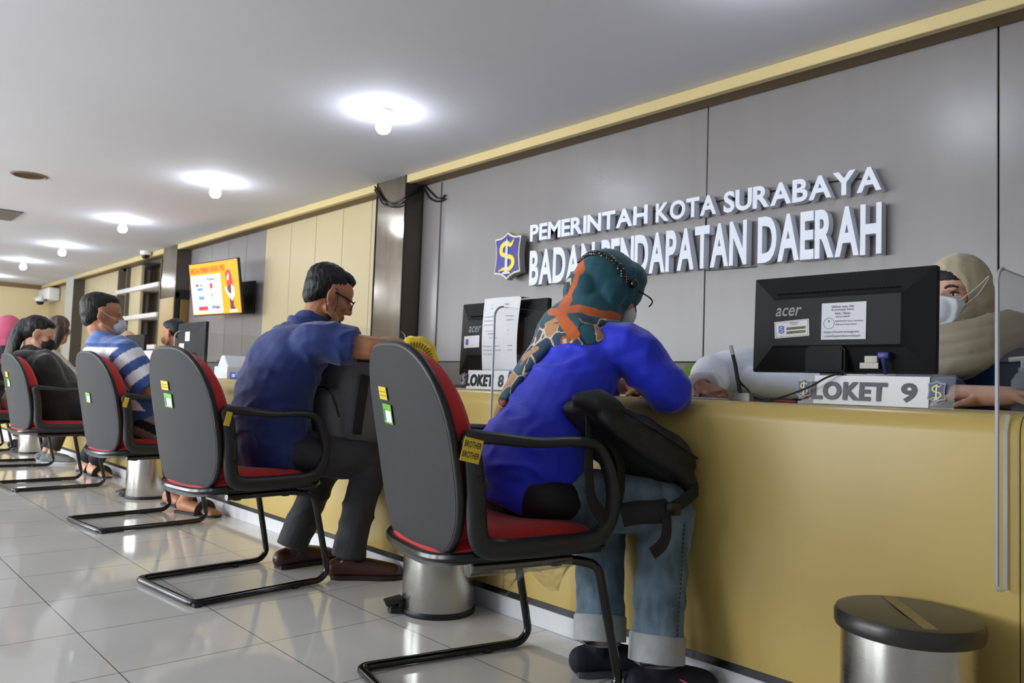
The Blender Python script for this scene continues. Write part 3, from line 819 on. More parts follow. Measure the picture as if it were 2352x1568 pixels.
def loket_sign(label, num, x0, x1, y, z0=0.779, h=0.078, seed=0):
    wd = x1 - x0
    t = thing('counter_sign', label, 'sign', ((x0 + x1) / 2, y, z0), 0, 'acrylic LOKET signs on the counter edge')
    lean = 0.010
    mb = MB()   # tent of clear acrylic
    prof = [(-0.004 - lean, 0), (-0.001 - lean, 0), (0.001, h), (0.05, 0.0), (0.053, 0.0), (0.0015, h + 0.004), (-0.002, h + 0.004)]
    mb.prism(prof, (V((wd / 2, 0, 0)), AY, AZ), -wd)
    mb.build('holder', M_holder, t)
    M = Matrix.Translation((0, -0.0045 - lean * 0.6, h / 2)) @ Matrix.Rotation(-math.atan2(lean, h) * 0.0, 4, 'X') @ Matrix(((1, 0, 0, 0), (0, 1, lean / h, 0), (0, 0, 1, 0), (0, 0, 0, 1)))
    def put(mb): mb.v = [tuple(M @ V(p)) for p in mb.v]; return mb
    mb = MB(); mb.box((-0.005, -0.001, 0), (wd * 0.74, 0.001, h * 0.96)); pp = put(mb).build('paper_insert', M_white_paper, t)
    M_sb = mat('sign_black', (34, 36, 38), 0.4)
    mb = MB(); put_text(mb, 'LOKET', (-wd * 0.395, -0.0052, -h * 0.34), AX, AZ, wd * 0.50, h * 0.62, bold=0.04); put(mb).build('word_lettering', M_sb, pp)
    mb = MB(); put_text(mb, str(num), (wd * 0.19, -0.0025, -h * 0.34), AX, AZ, wd * 0.10, h * 0.62, bold=0.04); put(mb).build('number_lettering', M_sb, pp)
    for s in (-1, 1):
        ex = -wd * 0.455 if s < 0 else wd * 0.40
        mb = MB(); ew, eh = wd * 0.105, h * 0.68
        shield(mb, (ex, -0.0024, 0.002), AX, AZ, ew, eh, 0.0004, 1.0, 0)
        shield(mb, (ex, -0.0029, 0.002), AX, AZ, ew, eh, 0.0004, 0.86, 1)
        emblem_s(mb, (ex, -0.0034, 0.002), AX, AZ, ew, eh, 0.0004, 2, 0.7)
        emblem_needle(mb, (ex, -0.0040, 0.002), AX, AZ, ew, eh, 0.0004, 3)
        put(mb).build('emblem', [M_grey_edge, mat('sign_navy', (40, 58, 110), 0.4), M_yellow_emblem, M_silver_emblem], t)
    return t
loket_sign('acrylic counter sign reading LOKET 9 below the big black monitor', 9, -1.05, -0.66, 2.03)
loket_sign('acrylic counter sign reading LOKET 8 on the counter left of the teal headscarf', 8, -2.51, -2.18, 2.03)

# pen with cord in its desk holder
t = thing('counter_pen', 'corded black counter pen standing in a steel holder left of LOKET 9', 'pen', (-1.222, 2.02, 0.7785))
mb = MB(); mb.prism(rrect(0.07, 0.035, 0.004), ((0, 0, 0), AX, AY), 0.022, bevel=0.003); mb.build('holder_block', mat('steel_block', (158, 154, 146), 0.35, metal=0.2), t)
mb = MB(); mb.tube([(-0.005, 0, 0.018), (-0.024, -0.002, 0.11), (-0.031, -0.003, 0.135)], [0.006, 0.0055, 0.005], n=10); mb.build('pen_barrel', M_black_plastic, t)
mb = MB(); mb.tube([(-0.030, -0.003, 0.133), (-0.037, -0.004, 0.16)], 0.0056, n=10); mb.build('pen_cap', mat('pen_silver', (196, 196, 196), 0.3), t)
mb = MB(); mb.tube([(-0.026, 0.004, 0.11), (-0.018, 0.012, 0.06), (0.006, 0.016, 0.035), (0.03, 0.01, 0.015), (0.06, 0.0, 0.008), (0.09, -0.005, 0.006)], 0.0035, n=8, sm=5); mb.build('pen_cord', M_black_plastic, t)
mb = MB(); mb.tube([(-1.175, 2.035, 0.783), (-1.13, 2.0, 0.782), (-1.06, 1.985, 0.80), (-1.0, 1.99, 0.825), (-0.96, 2.0, 0.85), (-0.93, 2.03, 0.862), (-0.90, 2.1, 0.865)], 0.0028, n=8, sm=6)
mb.build('thin_cable', M_black_plastic, label='thin black cable trailing across the front of the LOKET 9 sign', cat='cable')
t = thing('red_folder', 'dark red folder lying on counter under the big monitor', 'folder', (-1.17, 2.13, 0.7785), -0.05)
mb = MB(); mb.box((0, 0, 0.004), (0.19, 0.13, 0.006), bevel=0.002); mb.build('cover', mat('folder_red', (128, 24, 18), 0.5), t)
mb = MB(); mb.box((0.0, 0.0, 0.0085), (0.17, 0.11, 0.003)); mb.build('paper', M_black_matte, t)
mb = MB(); mb.box((0, 0, 0.002), (0.20, 0.12, 0.004), bevel=0.001); mb.build('document_sheets', mat('paper_grey', (196, 198, 206), 0.5), loc=(-1.42, 2.08, 0.7785), rz=0.1, label='thin stack of papers under the brown hand on the counter', cat='paper')
# bottle behind the right partition
t = thing('sanitizer_bottle', 'clear pump bottle with blue band behind the right acrylic partition', 'bottle', (-0.62, 2.33, 0.7785))
t.location = (-0.645, 2.50, 0.7785); t.scale = (.82, .82, .82)
mb = MB(); mb.lathe([(0, 0), (0.032, 0), (0.034, 0.01), (0.034, 0.10), (0.02, 0.125), (0.013, 0.13), (0.013, 0.145), (0, 0.145)], n=24); mb.build('bottle_body', mat('bottle_clear', (196, 204, 212), 0.12, alpha=0.5), t)
mb = MB(); mb.lathe([(0.0345, 0.02), (0.0348, 0.022), (0.0348, 0.07), (0.0345, 0.072)], n=24); mb.build('blue_label', mat('label_blue', (60, 120, 190), 0.4), t)
mb = MB(); mb.tube([(0, 0, 0.14), (0, 0, 0.175)], 0.006, n=8); mb.tube([(0.01, 0, 0.178), (-0.04, 0, 0.172)], 0.008, n=8); mb.build('pump_head', M_white_plastic, t)

# yellow fan housing by loket 7/8
t = thing('desk_fan', 'yellow slotted plastic fan housing on the counter behind the nearest red chair back', 'fan', (-2.97, 2.11, 0.7785))
FM = Matrix.Translation((0, 0, 0.125)) @ Matrix.Rotation(math.radians(-62), 4, 'X') @ Matrix.Rotation(math.radians(0), 4, 'Z')
FM = Matrix.Translation((0, 0, 0.128)) @ Euler((math.radians(100), 0, math.radians(52))).to_matrix().to_4x4()
mb = MB(); mb.lathe([(0.0, 0.030), (0.025, 0.032), (0.055, 0.026), (0.083, 0.012), (0.098, -0.008), (0.104, -0.03), (0.098, -0.05), (0.0, -0.05)], n=40)
for k in range(len(mb.v)):   # scalloped rim
    p = V(mb.v[k]); a = math.atan2(p.y, p.x); r = math.hypot(p.x, p.y)
    s_ = 1 + 0.035 * math.cos(a * 10) * (r / 0.1) ** 3
    mb.v[k] = tuple(FM @ V((p.x * s_, p.y * s_, p.z)))
fh = mb.build('fan_shell', mat('fan_yellow', (240, 206, 30), 0.35), t)
mb = MB()
for ring, r0, r1 in ((0, 0.032, 0.05), (1, 0.056, 0.082)):
    n_ = 22 if ring == 0 else 34
    for k in range(n_):
        a = 2 * math.pi * k / n_
        rm = (r0 + r1) / 2; z = 0.0325 - ((rm / 0.104) ** 2.4) * 0.030
        mb.box((rm * math.cos(a), rm * math.sin(a), z), (r1 - r0, 0.0035, 0.004), rot=(0, math.atan2(0.030 * 2.4 * (rm / .104) ** 1.4 / .104, 1), a))
mb.v = [tuple(FM @ V(p)) for p in mb.v]; mb.build('grille_slots', mat('slot_brown', (90, 74, 10), 0.6), fh)
mb = MB(); mb.lathe([(0, 0), (0.06, 0), (0.06, 0.008), (0.02, 0.016), (0.016, 0.03), (0, 0.03)], n=24); mb.build('fan_foot', MATS['fan_yellow'], t)

# red staff chair back seen behind the counter near loket 8
def staff_chair(label, x, y, rz, m, top=0.95, wd=0.42):
    t = thing('office_chair', label, 'chair', (x, y, 0), rz)
    mb = MB()
    out = []
    for k in range(28):
        a = 2 * math.pi * k / 28
        ca, sa = math.cos(a), math.sin(a)
        out.append((math.copysign(abs(ca) ** 0.6, ca) * wd / 2, math.copysign(abs(sa) ** 0.7, sa) * 0.24))
    mb.prism(out, ((0, -0.2, top - 0.24), AX, AZ), -0.05, bevel=0.0); mb.build('backrest', m, t)
    mb = MB(); mb.prism(rrect(0.44, 0.42, 0.08), ((0, 0.03, 0.42), AX, AY), 0.07, bevel=0.02); mb.build('seat', m, t)
    mb = MB(); mb.tube([(0, -0.19, top - 0.3), (0, -0.19, 0.42), (0, 0, 0.40)], 0.02, n=8); mb.tube([(0, 0.02, 0.42), (0, 0.02, 0.06)], 0.025, n=10)
    for k in range(5):
        a = 2 * math.pi * k / 5; mb.tube([(0, 0.02, 0.08), (0.26 * math.cos(a), 0.02 + 0.26 * math.sin(a), 0.035)], [0.02, 0.012], n=8)
    mb.build('base', M_black_plastic, t)
    return t
staff_chair('red office chair back behind the counter left of the LOKET 8 sign', -3.35, 2.88, math.pi + 0.1, M_red, top=0.90, wd=0.46)
staff_chair('lime green office chair behind the white sleeved clerk', -2.13, 3.0, math.pi - 0.1, mat('green_fabric', (110, 140, 30), 0.7), top=0.935, wd=0.36)
staff_chair('dark office chair behind the clerk in the beige headscarf', -0.55, 3.15, math.pi, M_black_plastic, top=0.93)

# ================================================================== visitor chairs
def sup(a, p): return math.copysign(abs(a) ** p, a)
def pad(mb, out, fb, thick, rings=7, edge=0.25, mi=0, swap=None):
    """cushion over a closed outline [(a,b)]; fb(a,b) back height, thick(s) front height over it; swap maps (a,b,h)->xyz"""
    n = len(out); vs = []; fs = []
    ca = sum(p[0] for p in out) / n; cb = sum(p[1] for p in out) / n
    for layer in (0, 1):
        for i in range(1, rings + 1):
            s = math.sin(i / rings * math.pi / 2)
            for (a, b) in out:
                aa, bb = ca + (a - ca) * s, cb + (b - cb) * s
                h = fb(aa, bb) + (thick(s) if layer else 0.0)
                vs.append(swap(aa, bb, h))
    c0 = len(vs); vs.append(swap(ca, cb, fb(ca, cb))); vs.append(swap(ca, cb, fb(ca, cb) + thick(0)))
    L1 = rings * n
    for i in range(rings - 1):
        for k in range(n):
            j = (k + 1) % n
            fs.append((i * n + k, i * n + j, (i + 1) * n + j, (i + 1) * n + k))
            fs.append((L1 + i * n + k, L1 + (i + 1) * n + k, L1 + (i + 1) * n + j, L1 + i * n + j))
    for k in range(n):
        j = (k + 1) % n
        fs.append((c0, j, k)); fs.append((c0 + 1, L1 + k, L1 + j))
        a = (rings - 1) * n
        fs.append((a + k, a + j, L1 + a + j, L1 + a + k))
    mb.add(vs, fs, mi)

BACK_ZC, BACK_H = 0.632, 0.258
def back_out(sc=1.0, n=56):
    out = []
    for k in range(n):
        a = 2 * math.pi * k / n; c, s = math.cos(a), math.sin(a)
        z = BACK_ZC + sc * BACK_H * sup(s, 0.78 if s > 0 else 0.62)
        tz = max(0.0, (z - BACK_ZC) / BACK_H)
        x = sc * 0.238 * sup(c, 0.62) * (1 - 0.10 * tz * tz)
        out.append((x, z))
    return out
def back_y(x, z):
    lean = 0.045 - 0.07 * ((z - 0.40) / 0.5) - 0.05 * ((z - 0.40) / 0.5) ** 2 * 0.6
    return lean + 0.022 * (abs(x) / 0.225) ** 2
def make_chair(label):
    t = thing('visitor_chair', label, 'chair', (0, 0, 0), 0, 'red and black visitor chairs along the counter')
    sw = lambda a, b, h: (a, h, b)
    mb = MB(); pad(mb, back_out(), back_y, lambda s: 0.022, swap=sw); mb.build('backrest_shell', M_shell, t, ang=50)
    mb = MB(); mb.tube([(x, back_y(x, z) + 0.012, z) for x, z in back_out(1.0)], 0.0115, n=10, closed=True); mb.build('backrest_trim', M_black_plastic, t)
    mb = MB(); pad(mb, back_out(0.96), lambda x, z: back_y(x, z) + 0.020, lambda s: 0.045 * (1 - s ** 8) + 0.042, swap=sw, rings=10); mb.build('backrest_cushion', M_red, t, ang=70)
    sz = lambda x, y: 0.383 + 0.02 * (abs(x) / 0.24) ** 3
    so = [(0.236 * sup(math.cos(a), 0.5), 0.285 + 0.25 * sup(math.sin(a), 0.5)) for a in [2 * math.pi * k / 56 for k in range(56)]]
    ss = lambda a, b, h: (a, b, h)
    mb = MB(); pad(mb, so, lambda x, y: sz(x, y) - 0.018 - 0.01 * (1 - (x / .24) ** 2), lambda s: 0.03, swap=ss); mb.build('seat_pan', M_black_plastic, t)
    mb = MB(); mb.tube([(x, y, sz(x, y) - 0.004) for x, y in so], 0.012, n=8, closed=True); mb.build('seat_trim', M_black_gloss, t)
    si = [(x * 0.97, 0.285 + (y - 0.285) * 0.97) for x, y in so]
    mb = MB(); pad(mb, si, sz, lambda s: 0.062 * (1 - s ** 8) + 0.006, swap=ss, rings=9); mb.build('seat_cushion', M_red, t, ang=70)
    for sx in (-1, 1):
        x = sx * 0.243
        P = [(x, .105, .455), (x, .095, .55), (x, .083, .63), (x, .072, .672), (x + sx * .006, .115, .676), (x + sx * .012, .25, .664), (x + sx * .012, .36, .666), (x + sx * .006, .435, .652),
             (x, .480, .59), (x, .498, .51), (x, .478, .45), (x, .43, .418), (x, .32, .412), (x, .18, .412), (x, .125, .422)]
        r = [.026, .026, .024, .020, .016, .0135, .0135, .0145, .017, .019, .022, .024, .025, .025, .026]
        mb = MB(); mb.tube(P, [(q, 0.019 if q > 0.018 else 0.021) for q in r], n=12, up=(1, 0, 0), closed=True, sm=5)
        arm = mb.build('armrest', M_arm, t)
        for (yy, zz) in ((.103, .50), (.097, .58)):
            mb = MB(); mb.ell((x + sx * 0.018, yy, zz), (0.004, 0.009, 0.009), u=12, v=8); mb.build('screw_cap', M_black_gloss, arm)
    pts = []
    for sx in (-1, 1):
        leg = [(sx * .19, .12, .362), (sx * .19, .40, .362), (sx * .215, .475, .345), (sx * .225, .545, .045), (sx * .225, .49, .0135), (sx * .225, 0.0, .0135)]
        pts += leg if sx < 0 else leg[::-1]
    rr = [0, 0, .05, .05, .03, .035, .035, .03, .05, .05, 0, 0]
    mb = MB()
    P = fillet([pts[0], pts[1], pts[2], pts[3], (-.225, .515, .0135), pts[5], pts[6], (.225, .515, .0135), pts[8], pts[9], pts[10], pts[11]], [0, .06, .03, .06, .055, .035, .035, .055, .06, .03, .06, 0], 7)
    mb.tube(P, 0.0125, n=12); mb.build('sled_frame', M_tube, t)
    for x in (-.225, .225):
        for y in (.40, .015):
            mb = MB(); mb.tube([(x, y, 0.001), (x, y, 0.014)], 0.0165, n=12); mb.build('foot_pad', M_black_plastic, t)
    mb = MB()
    for y in (.16, .36): mb.box((0, y, .358), (0.40, .03, .022), bevel=.004)
    mb.build('seat_bracket', M_black_plastic, t)
    return t
def back_sticker(ch, name, x, z, w_, h_, m, rot=0.0, detail=None):
    y = back_y(x, z) - 0.0035
    sl = (back_y(x, z + 0.05) - back_y(x, z - 0.05)) / 0.1
    sx_ = (back_y(x + .03, z) - back_y(x - .03, z)) / .06
    M = Matrix.Translation((x, y, z)) @ Euler((-math.atan(sl), 0, math.atan(sx_))).to_matrix().to_4x4() @ Matrix.Rotation(rot, 4, 'Y')
    mb = MB(); mb.box((0, 0, 0), (w_, 0.0015, h_)); mb.v = [tuple(M @ V(p)) for p in mb.v]
    o = mb.build(name, m, ch)
    if detail:
        for nm, (cx_, cz, ww, hh), mm in detail:
            mb = MB(); mb.box((cx_, -0.0012, cz), (ww, 0.001, hh)); mb.v = [tuple(M @ V(p)) for p in mb.v]; mb.build(nm, mm, o)
    return o
def green_tag(ch, x, z, rot=0.05):
    o = back_sticker(ch, 'green_sticker', x, z, 0.064, 0.052, M_green_tag, rot, [('white_label', (0.008, -0.006, 0.042, 0.030), M_white_paper), ('printed_mark', (-0.0205, -0.004, 0.012, 0.03), mat('mark_teal', (70, 120, 110), 0.5))])
chA = make_chair('nearest red and black visitor chair, with the woman in blue sitting on it')
chB = dup(chA, (-2.965, 1.04, 0), 0.095, 'red and black visitor chair holding the man in navy shirt')
chC = dup(chA, (-4.455, 1.14, 0), 0.09, 'red and black visitor chair under the man in the striped shirt')
chD = dup(chA, (-6.13, 1.08, 0), 0.08, 'red and black visitor chair under the woman in black hoodie')
chE = dup(chA, (-7.62, 1.10, 0), -0.05, 'red and black visitor chair under the long haired woman in beige')
chF = dup(chA, (-9.05, 1.05, 0), 0.0, 'red and black visitor chair under the person in the pink headscarf')
chA.location = (-1.665, 1.145, 0); chA.rotation_euler = (0, 0, -0.215)
for ch, g, yl in ((chA, (-0.055, 0.715), (-0.068, 0.768)), (chB, (-0.03, 0.70), (-0.042, 0.755)), (chC, (-0.035, 0.66), None), (chD, (-0.03, 0.70), (-0.042, 0.755))):
    green_tag(ch, *g)
    if yl: back_sticker(ch, 'yellow_sticker', yl[0], yl[1], 0.060, 0.034, M_yellow_tag, 0.04, [('printed_lines', (0, 0.004, 0.046, 0.002), mat('tag_brown', (150, 120, 30), 0.6)), ('printed_lines', (0, -0.006, 0.046, 0.002), MATS['tag_brown'])])
# yellow lettered sticker folded over the near armrest post, and on the others
def arm_sticker(ch, text=True):
    M = Matrix.Translation((0.2655, 0.070, 0.648)) @ Euler((0.0, 0, math.pi / 2)).to_matrix().to_4x4() @ Matrix.Rotation(0.22, 4, 'Y')
    mb = MB(); mb.box((0, 0, 0), (0.05, 0.001, 0.055) if text else (0.022, 0.001, 0.05)); mb.v = [tuple(M @ V(p)) for p in mb.v]
    o = mb.build('armrest_sticker', M_yellow_tag, ch)
    if text:
        mb = MB()
        put_text(mb, 'BROTHER', (-0.022, -0.001, 0.006), AX, AZ, 0.044, 0.014, bold=0.01)
        put_text(mb, 'BROTHER', (-0.022, -0.001, -0.018), AX, AZ, 0.044, 0.014, bold=0.01)
        mb.v = [tuple(M @ V(p)) for p in mb.v]; mb.build('sticker_lettering', M_ink, o)
arm_sticker(chA); arm_sticker(chB, False); arm_sticker(chC, False)
# torn clear wrapping left on the tube under the nearest seat
mb = MB(); mb.tube([(0.19, .11, .362), (0.19, .22, .360), (0.19, .30, .360), (0.19, .40, .362)], [0.021, 0.019, 0.022, 0.019], n=14, sm=3)
vs = []; fs = []
for i in range(13):
    for j in range(7):
        y = .20 + .24 * i / 12; z = .355 - j * 0.011 * (0.6 + 0.5 * math.sin(i * 0.9 + 1))
        vs.append((0.19 + 0.012 * math.sin(i * 1.7 + j * 1.3), y + 0.008 * math.sin(j * 2 + i), z))
for i in range(12):
    for j in range(6): a = i * 7 + j; fs.append((a, a + 1, a + 8, a + 7))
mb.add(vs, fs)
mb.build('plastic_wrap', mat_clear('cling_film', (0.86, 0.87, 0.87), 0.25, 0.12), chA, fix=False)

# ================================================================== pedal bins
def make_bin(label):
    t = thing('pedal_bin', label, 'bin', (0, 0, 0), 0, 'steel pedal bins along the counter')
    mb = MB(); mb.lathe([(0.0, 0.012), (0.125, 0.012), (0.128, 0.02), (0.128, 0.322), (0.124, 0.328), (0.0, 0.328)], n=56); mb.build('drum', M_steel, t, ang=30)
    mb = MB(); mb.lathe([(0.0, 0.0), (0.130, 0.0), (0.132, 0.006), (0.131, 0.018), (0.0, 0.018)], n=56); mb.build('base_ring', M_black_plastic, t)
    mb = MB(); mb.lathe([(0.126, 0.325), (0.139, 0.326), (0.1415, 0.332), (0.1415, 0.352), (0.137, 0.360), (0.126, 0.3625), (0.0, 0.3595)], n=64); mb.lathe([(0.0, 0.326), (0.126, 0.325)], n=64); mb.build('lid', mat('bin_lid', (44, 42, 40), 0.33), t)
    mb = MB()
    mb.prism(rrect(0.062, 0.055, 0.012), ((0, -0.148, 0.004), AX, AY), 0.022, bevel=0.005); mb.box((0, -0.158, 0.040), (0.070, 0.062, 0.012), rot=(0.22, 0, 0), bevel=0.004); mb.box((0, -0.135, 0.028), (0.058, 0.02, 0.03), bevel=0.004)
    mb.build('pedal', M_black_plastic, t)
    return t
b1 = make_bin('nearest steel pedal bin with black lid, at lower right against the counter')
b1.location = (-0.652, 1.728, 0); b1.rotation_euler = (0, 0, 0.3)
b2 = dup(b1, (-2.235, 1.730, 0), -0.45, 'steel pedal bin behind the chair of the woman in blue')
b3 = dup(b1, (-5.33, 1.728, 0), -0.75, 'steel pedal bin between the navy shirt chair and the striped shirt chair')
b4 = dup(b1, (-8.6, 1.728, 0), -0.6, 'small distant steel pedal bin under the black hoodie chair at far left')
mb = MB(); mb.box((0, 0, 0.3622), (0.026, 0.245, 0.0012), rot=(0, 0, 0.0)); mb.build('lid_reflection', mat('tan_reflection', (118, 104, 62), 0.35), b1, rz=0.4)  # golden reflection on the lid, built as a flat tan strip

# ================================================================== television on a swivel bracket
tv = thing('television', 'wall television showing an orange payment notice, tilted down above the counter', 'television', (-9.5, 3.74, 1.86), math.radians(7))
TM = Matrix.Rotation(math.radians(9), 4, 'X')
def tvput(mb): mb.v = [tuple(TM @ V(p)) for p in mb.v]; return mb
TW, TH = 1.16, 0.66
mb = MB(); mb.box((0, 0.0, 0), (TW, 0.035, TH), bevel=0.006); mb.box((0, 0.035, -0.03), (TW * 0.6, 0.05, TH * 0.6), bevel=0.01); tvput(mb).build('cabinet', M_black_plastic, tv)
def tvflat(name, polys, m, y):
    mb = MB()
    for p in polys: mb.add([(a * TW, y, b * TH) for a, b in p], [tuple(range(len(p)))])
    return tvput(mb).build(name, m, scr, fix=False)
def rc(x0, x1, z0, z1): return [(x0, z0), (x1, z0), (x1, z1), (x0, z1)]
ES = 0.62
mb = MB(); mb.box((0, -0.0185, 0), (TW - 0.03, 0.002, TH - 0.03)); scr = tvput(mb).build('screen', mat('tv_orange', (255, 150, 20), 0.3, emit=((255, 140, 16), ES)), tv)
tvflat('white_panel', [rc(-.48, .14, -.46, .26)], mat('tv_white', (240, 246, 255), 0.3, emit=((238, 244, 255), ES)), -0.0205)
mb = MB(); put_text(mb, 'MEDIA PEMBAYARAN PBB', (-.46 * TW, -0.021, .30 * TH), AX, AZ, .70 * TW, .11 * TH, bold=0.02)
tvput(mb).build('headline', mat('tv_red', (200, 60, 10), 0.4, emit=((190, 50, 8), ES)), scr)
tvflat('blue_blocks', [rc(-.36, -.24, -.03, .03), rc(-.34, -.22, -.2, -.13), rc(-.1, .02, .15, .19), rc(-.08, .0, -.38, -.31)], mat('tv_blue', (90, 130, 200), 0.4, emit=((90, 130, 200), ES)), -0.021)
tvflat('red_blocks', [rc(-.09, -.03, .0, .1), rc(-.38, -.32, .05, .11), rc(-.36, -.16, -.40, -.32), rc(0.0, .08, -.38, -.33), rc(-.14, -.1, .17, .2)], mat('tv_scarlet', (225, 50, 50), 0.4, emit=((225, 50, 50), ES)), -0.0212)
tvflat('green_blocks', [[(-.09, -.14), (-.03, -.14), (-.06, -.06)], rc(-.10, 0.0, -.19, -.17), rc(-.3, -.24, .05, .1)], mat('tv_green', (90, 170, 110), 0.4, emit=((90, 170, 110), ES)), -0.0212)
tvflat('presenter_scarf', [[(.24, .24), (.28, .31), (.33, .30), (.36, .2), (.37, .02), (.33, -.06), (.27, 0), (.25, .12)]], mat('tv_presenter_red', (205, 40, 50), 0.4, emit=((200, 36, 44), ES)), -0.0213)
tvflat('presenter_face', [[(.262, .17), (.30, .25), (.315, .2), (.30, .12), (.275, .11)]], mat('tv_face', (240, 190, 160), 0.4, emit=((240, 190, 160), ES)), -0.0216)
tvflat('presenter_vest', [[(.27, .02), (.34, .04), (.37, -.1), (.36, -.34), (.40, -.42), (.29, -.42), (.29, -.2), (.25, -.06)]], mat('tv_maroon', (90, 40, 50), 0.4, emit=((90, 40, 50), ES)), -0.0215)
tvflat('presenter_sleeve', [[(.34, .04), (.39, -.02), (.40, -.14), (.34, -.26), (.25, -.13), (.21, 0), (.24, .0), (.28, -.1), (.33, -.14)], rc(.27, .42, -.46, -.41)], mat('tv_pale_blue', (190, 215, 245), 0.4, emit=((190, 215, 245), ES)), -0.0218)
mb = MB(); mb.box((0.1, 0.12, -0.05), (0.10, 0.12, 0.10), bevel=0.01); mb.box((0.22, 0.22, -0.1), (0.08, 0.2, 0.07), rot=(0, 0, -0.5), bevel=0.01); mb.box((0.26, 0.275, -0.1), (0.34, 0.03, 0.40), bevel=0.008); mb.build('wall_bracket', M_black_matte, tv)

# ================================================================== far end of the counter
monitor('upright black monitor with two white stickers, left of the tissue box', -5.93, 2.17, 1.03, 0.55, 0.31, rz=0.0, tilt=0.0, detail=False, group='monitors on the counter')
mon7 = [o for o in bpy.data.objects if o.get('label', '').startswith('upright black monitor')][0]
for x, z, w_, h_ in ((0.02, 0.30, 0.09, 0.07), (-0.09, 0.19, 0.10, 0.12)):
    mb = MB(); mb.box((x, -0.034, z), (w_, 0.001, h_)); mb.build('white_sticker', M_white_paper, mon7)
monitor('distant black monitor with one white sheet, beside the striped shirt sleeve', -7.35, 2.2, 0.98, 0.52, 0.30, detail=False, group='monitors on the counter')
mon6 = [o for o in bpy.data.objects if o.get('label', '').startswith('distant black monitor')][0]
mb = MB(); mb.box((-0.08, -0.034, 0.17), (0.08, 0.001, 0.14)); mb.build('white_sticker', M_white_paper, mon6)
# black printer-like box and white tissue box, blue box, paper stand
t = thing('black_desk_box', 'low black box on counter right of the upright monitor', 'box', (-5.30, 2.28, 0.7785))
mb = MB(); mb.box((0, 0, 0.065), (0.26, 0.22, 0.13), bevel=0.012); mb.build('body', M_black_plastic, t)
mb = MB(); mb.box((0, -0.112, 0.05), (0.2, 0.006, 0.03)); mb.build('front_slot', M_black_gloss, t)
t = thing('tissue_box', 'white box with a sloped lid on the counter behind the navy shirt', 'box', (-5.02, 2.14, 0.7785), -0.12)
mb = MB(); mb.box((0, 0, 0.04), (0.30, 0.2, 0.08), bevel=0.006); mb.build('tray', mat('box_white', (222, 226, 230), 0.4), t)
mb = MB(); mb.prism([(-0.11, 0.08), (-0.03, 0.15), (0.03, 0.15), (0.13, 0.08)], ((0, 0.09, 0), AX, AZ), 0.18, bevel=0.004); mb.build('sloped_lid', MATS['box_white'], t)
mb = MB(); mb.box((0.11, 0.03, 0.10), (0.06, 0.03, 0.02), bevel=0.003); mb.build('red_clip', M_red, t)
t = thing('blue_box', 'small blue carton on the counter edge beside the navy sleeve', 'box', (-4.66, 2.02, 0.7785), -0.1)
mb = MB(); mb.box((0, 0, 0.022), (0.16, 0.09, 0.044), bevel=0.003); bb = mb.build('carton', mat('carton_blue', (40, 60, 160), 0.4), t)
mb = MB(); mb.box((0.0, -0.0458, 0.022), (0.06, 0.001, 0.02)); mb.build('white_patch', mat('patch_pale', (190, 205, 240), 0.5), bb)
mb = MB(); mb.box((0, 0, 0.10), (0.2, 0.03, 0.2), rot=(0.12, 0, 0), bevel=0.002); mb.build('paper_stand', mat('lilac_paper', (224, 216, 232), 0.5), loc=(-6.63, 2.12, 0.7785), rz=0.1, label='pale lilac upright paper stand left of the upright monitor', cat='paper stand')

# ================================================================== people
SKIN = dict(tan=(188, 130, 96), brown=(140, 88, 62), light=(214, 164, 138))
def skin(k):
    m = mat('skin_' + k, SKIN[k], 0.5, spec=0.4, nz=(30, 0.06), bump=(160, 0.05))
    m.node_tree.nodes['Principled BSDF'].inputs['Subsurface Weight'].default_value = 0.08
    m.node_tree.nodes['Principled BSDF'].inputs['Subsurface Scale'].default_value = 0.01
    return m
M_hair = mat('black_hair', (16, 14, 14), 0.5, spec=0.4, bump=(120, 0.6, (1, 1, 0.25)))

def HM(c, yaw, pitch=0.0, roll=0.0, s=1.0):
    return Matrix.Translation(c) @ Matrix.Rotation(math.radians(yaw), 4, 'Z') @ Matrix.Rotation(math.radians(pitch), 4, 'X') @ Matrix.Rotation(math.radians(roll), 4, 'Y') @ Matrix.Scale(s, 4)
def merge(dst, src, M=None, mi=0):
    return dst.add([(M @ V(p)) if M else V(p) for p in src.v], src.f, mi)

def head_shapes():
    h = MB()
    h.ell((0, -0.014, 0.036), (0.073, 0.094, 0.084))
    h.ell((0, 0.022, -0.03), (0.061, 0.066, 0.082))
    h.ell((0, 0.03, 0.03), (0.062, 0.06, 0.055))
    h.ell((0, 0.056, -0.094), (0.032, 0.028, 0.024))
    h.tube([(-.056, .0, -.055), (-.045, .035, -.085), (0, .062, -.098), (.045, .035, -.085), (.056, 0, -.055)], [.018, .02, .02, .02, .018], sm=3, round_=True)
    h.ell((0, 0.078, 0.014), (0.05, 0.013, 0.011))
    h.tube([(0, .084, .006), (0, .094, -.012), (0, .104, -.032)], [(.008, .008), (.010, .010), (.013, .011)], sm=3, round_=True)
    for s in (-1, 1):
        h.ell((s * .012, .092, -.038), (.009, .012, .008))
        h.ell((s * .038, .055, -.026), (.024, .024, .022))
        h.ell((s * .074, -.006, -.012), (.012, .020, .031), rot=(-0.25, 0, s * 0.4))
        h.ell((s * .083, -.013, -.004), (.0085, .021, .030), rot=(-0.25, 0, s * 0.55))
        h.ell((s * .074, .0, -.036), (.006, .009, .010))
    h.ell((0, .083, -.062), (.022, .010, .0055)); h.ell((0, .082, -.071), (.019, .010, .006))
    return h

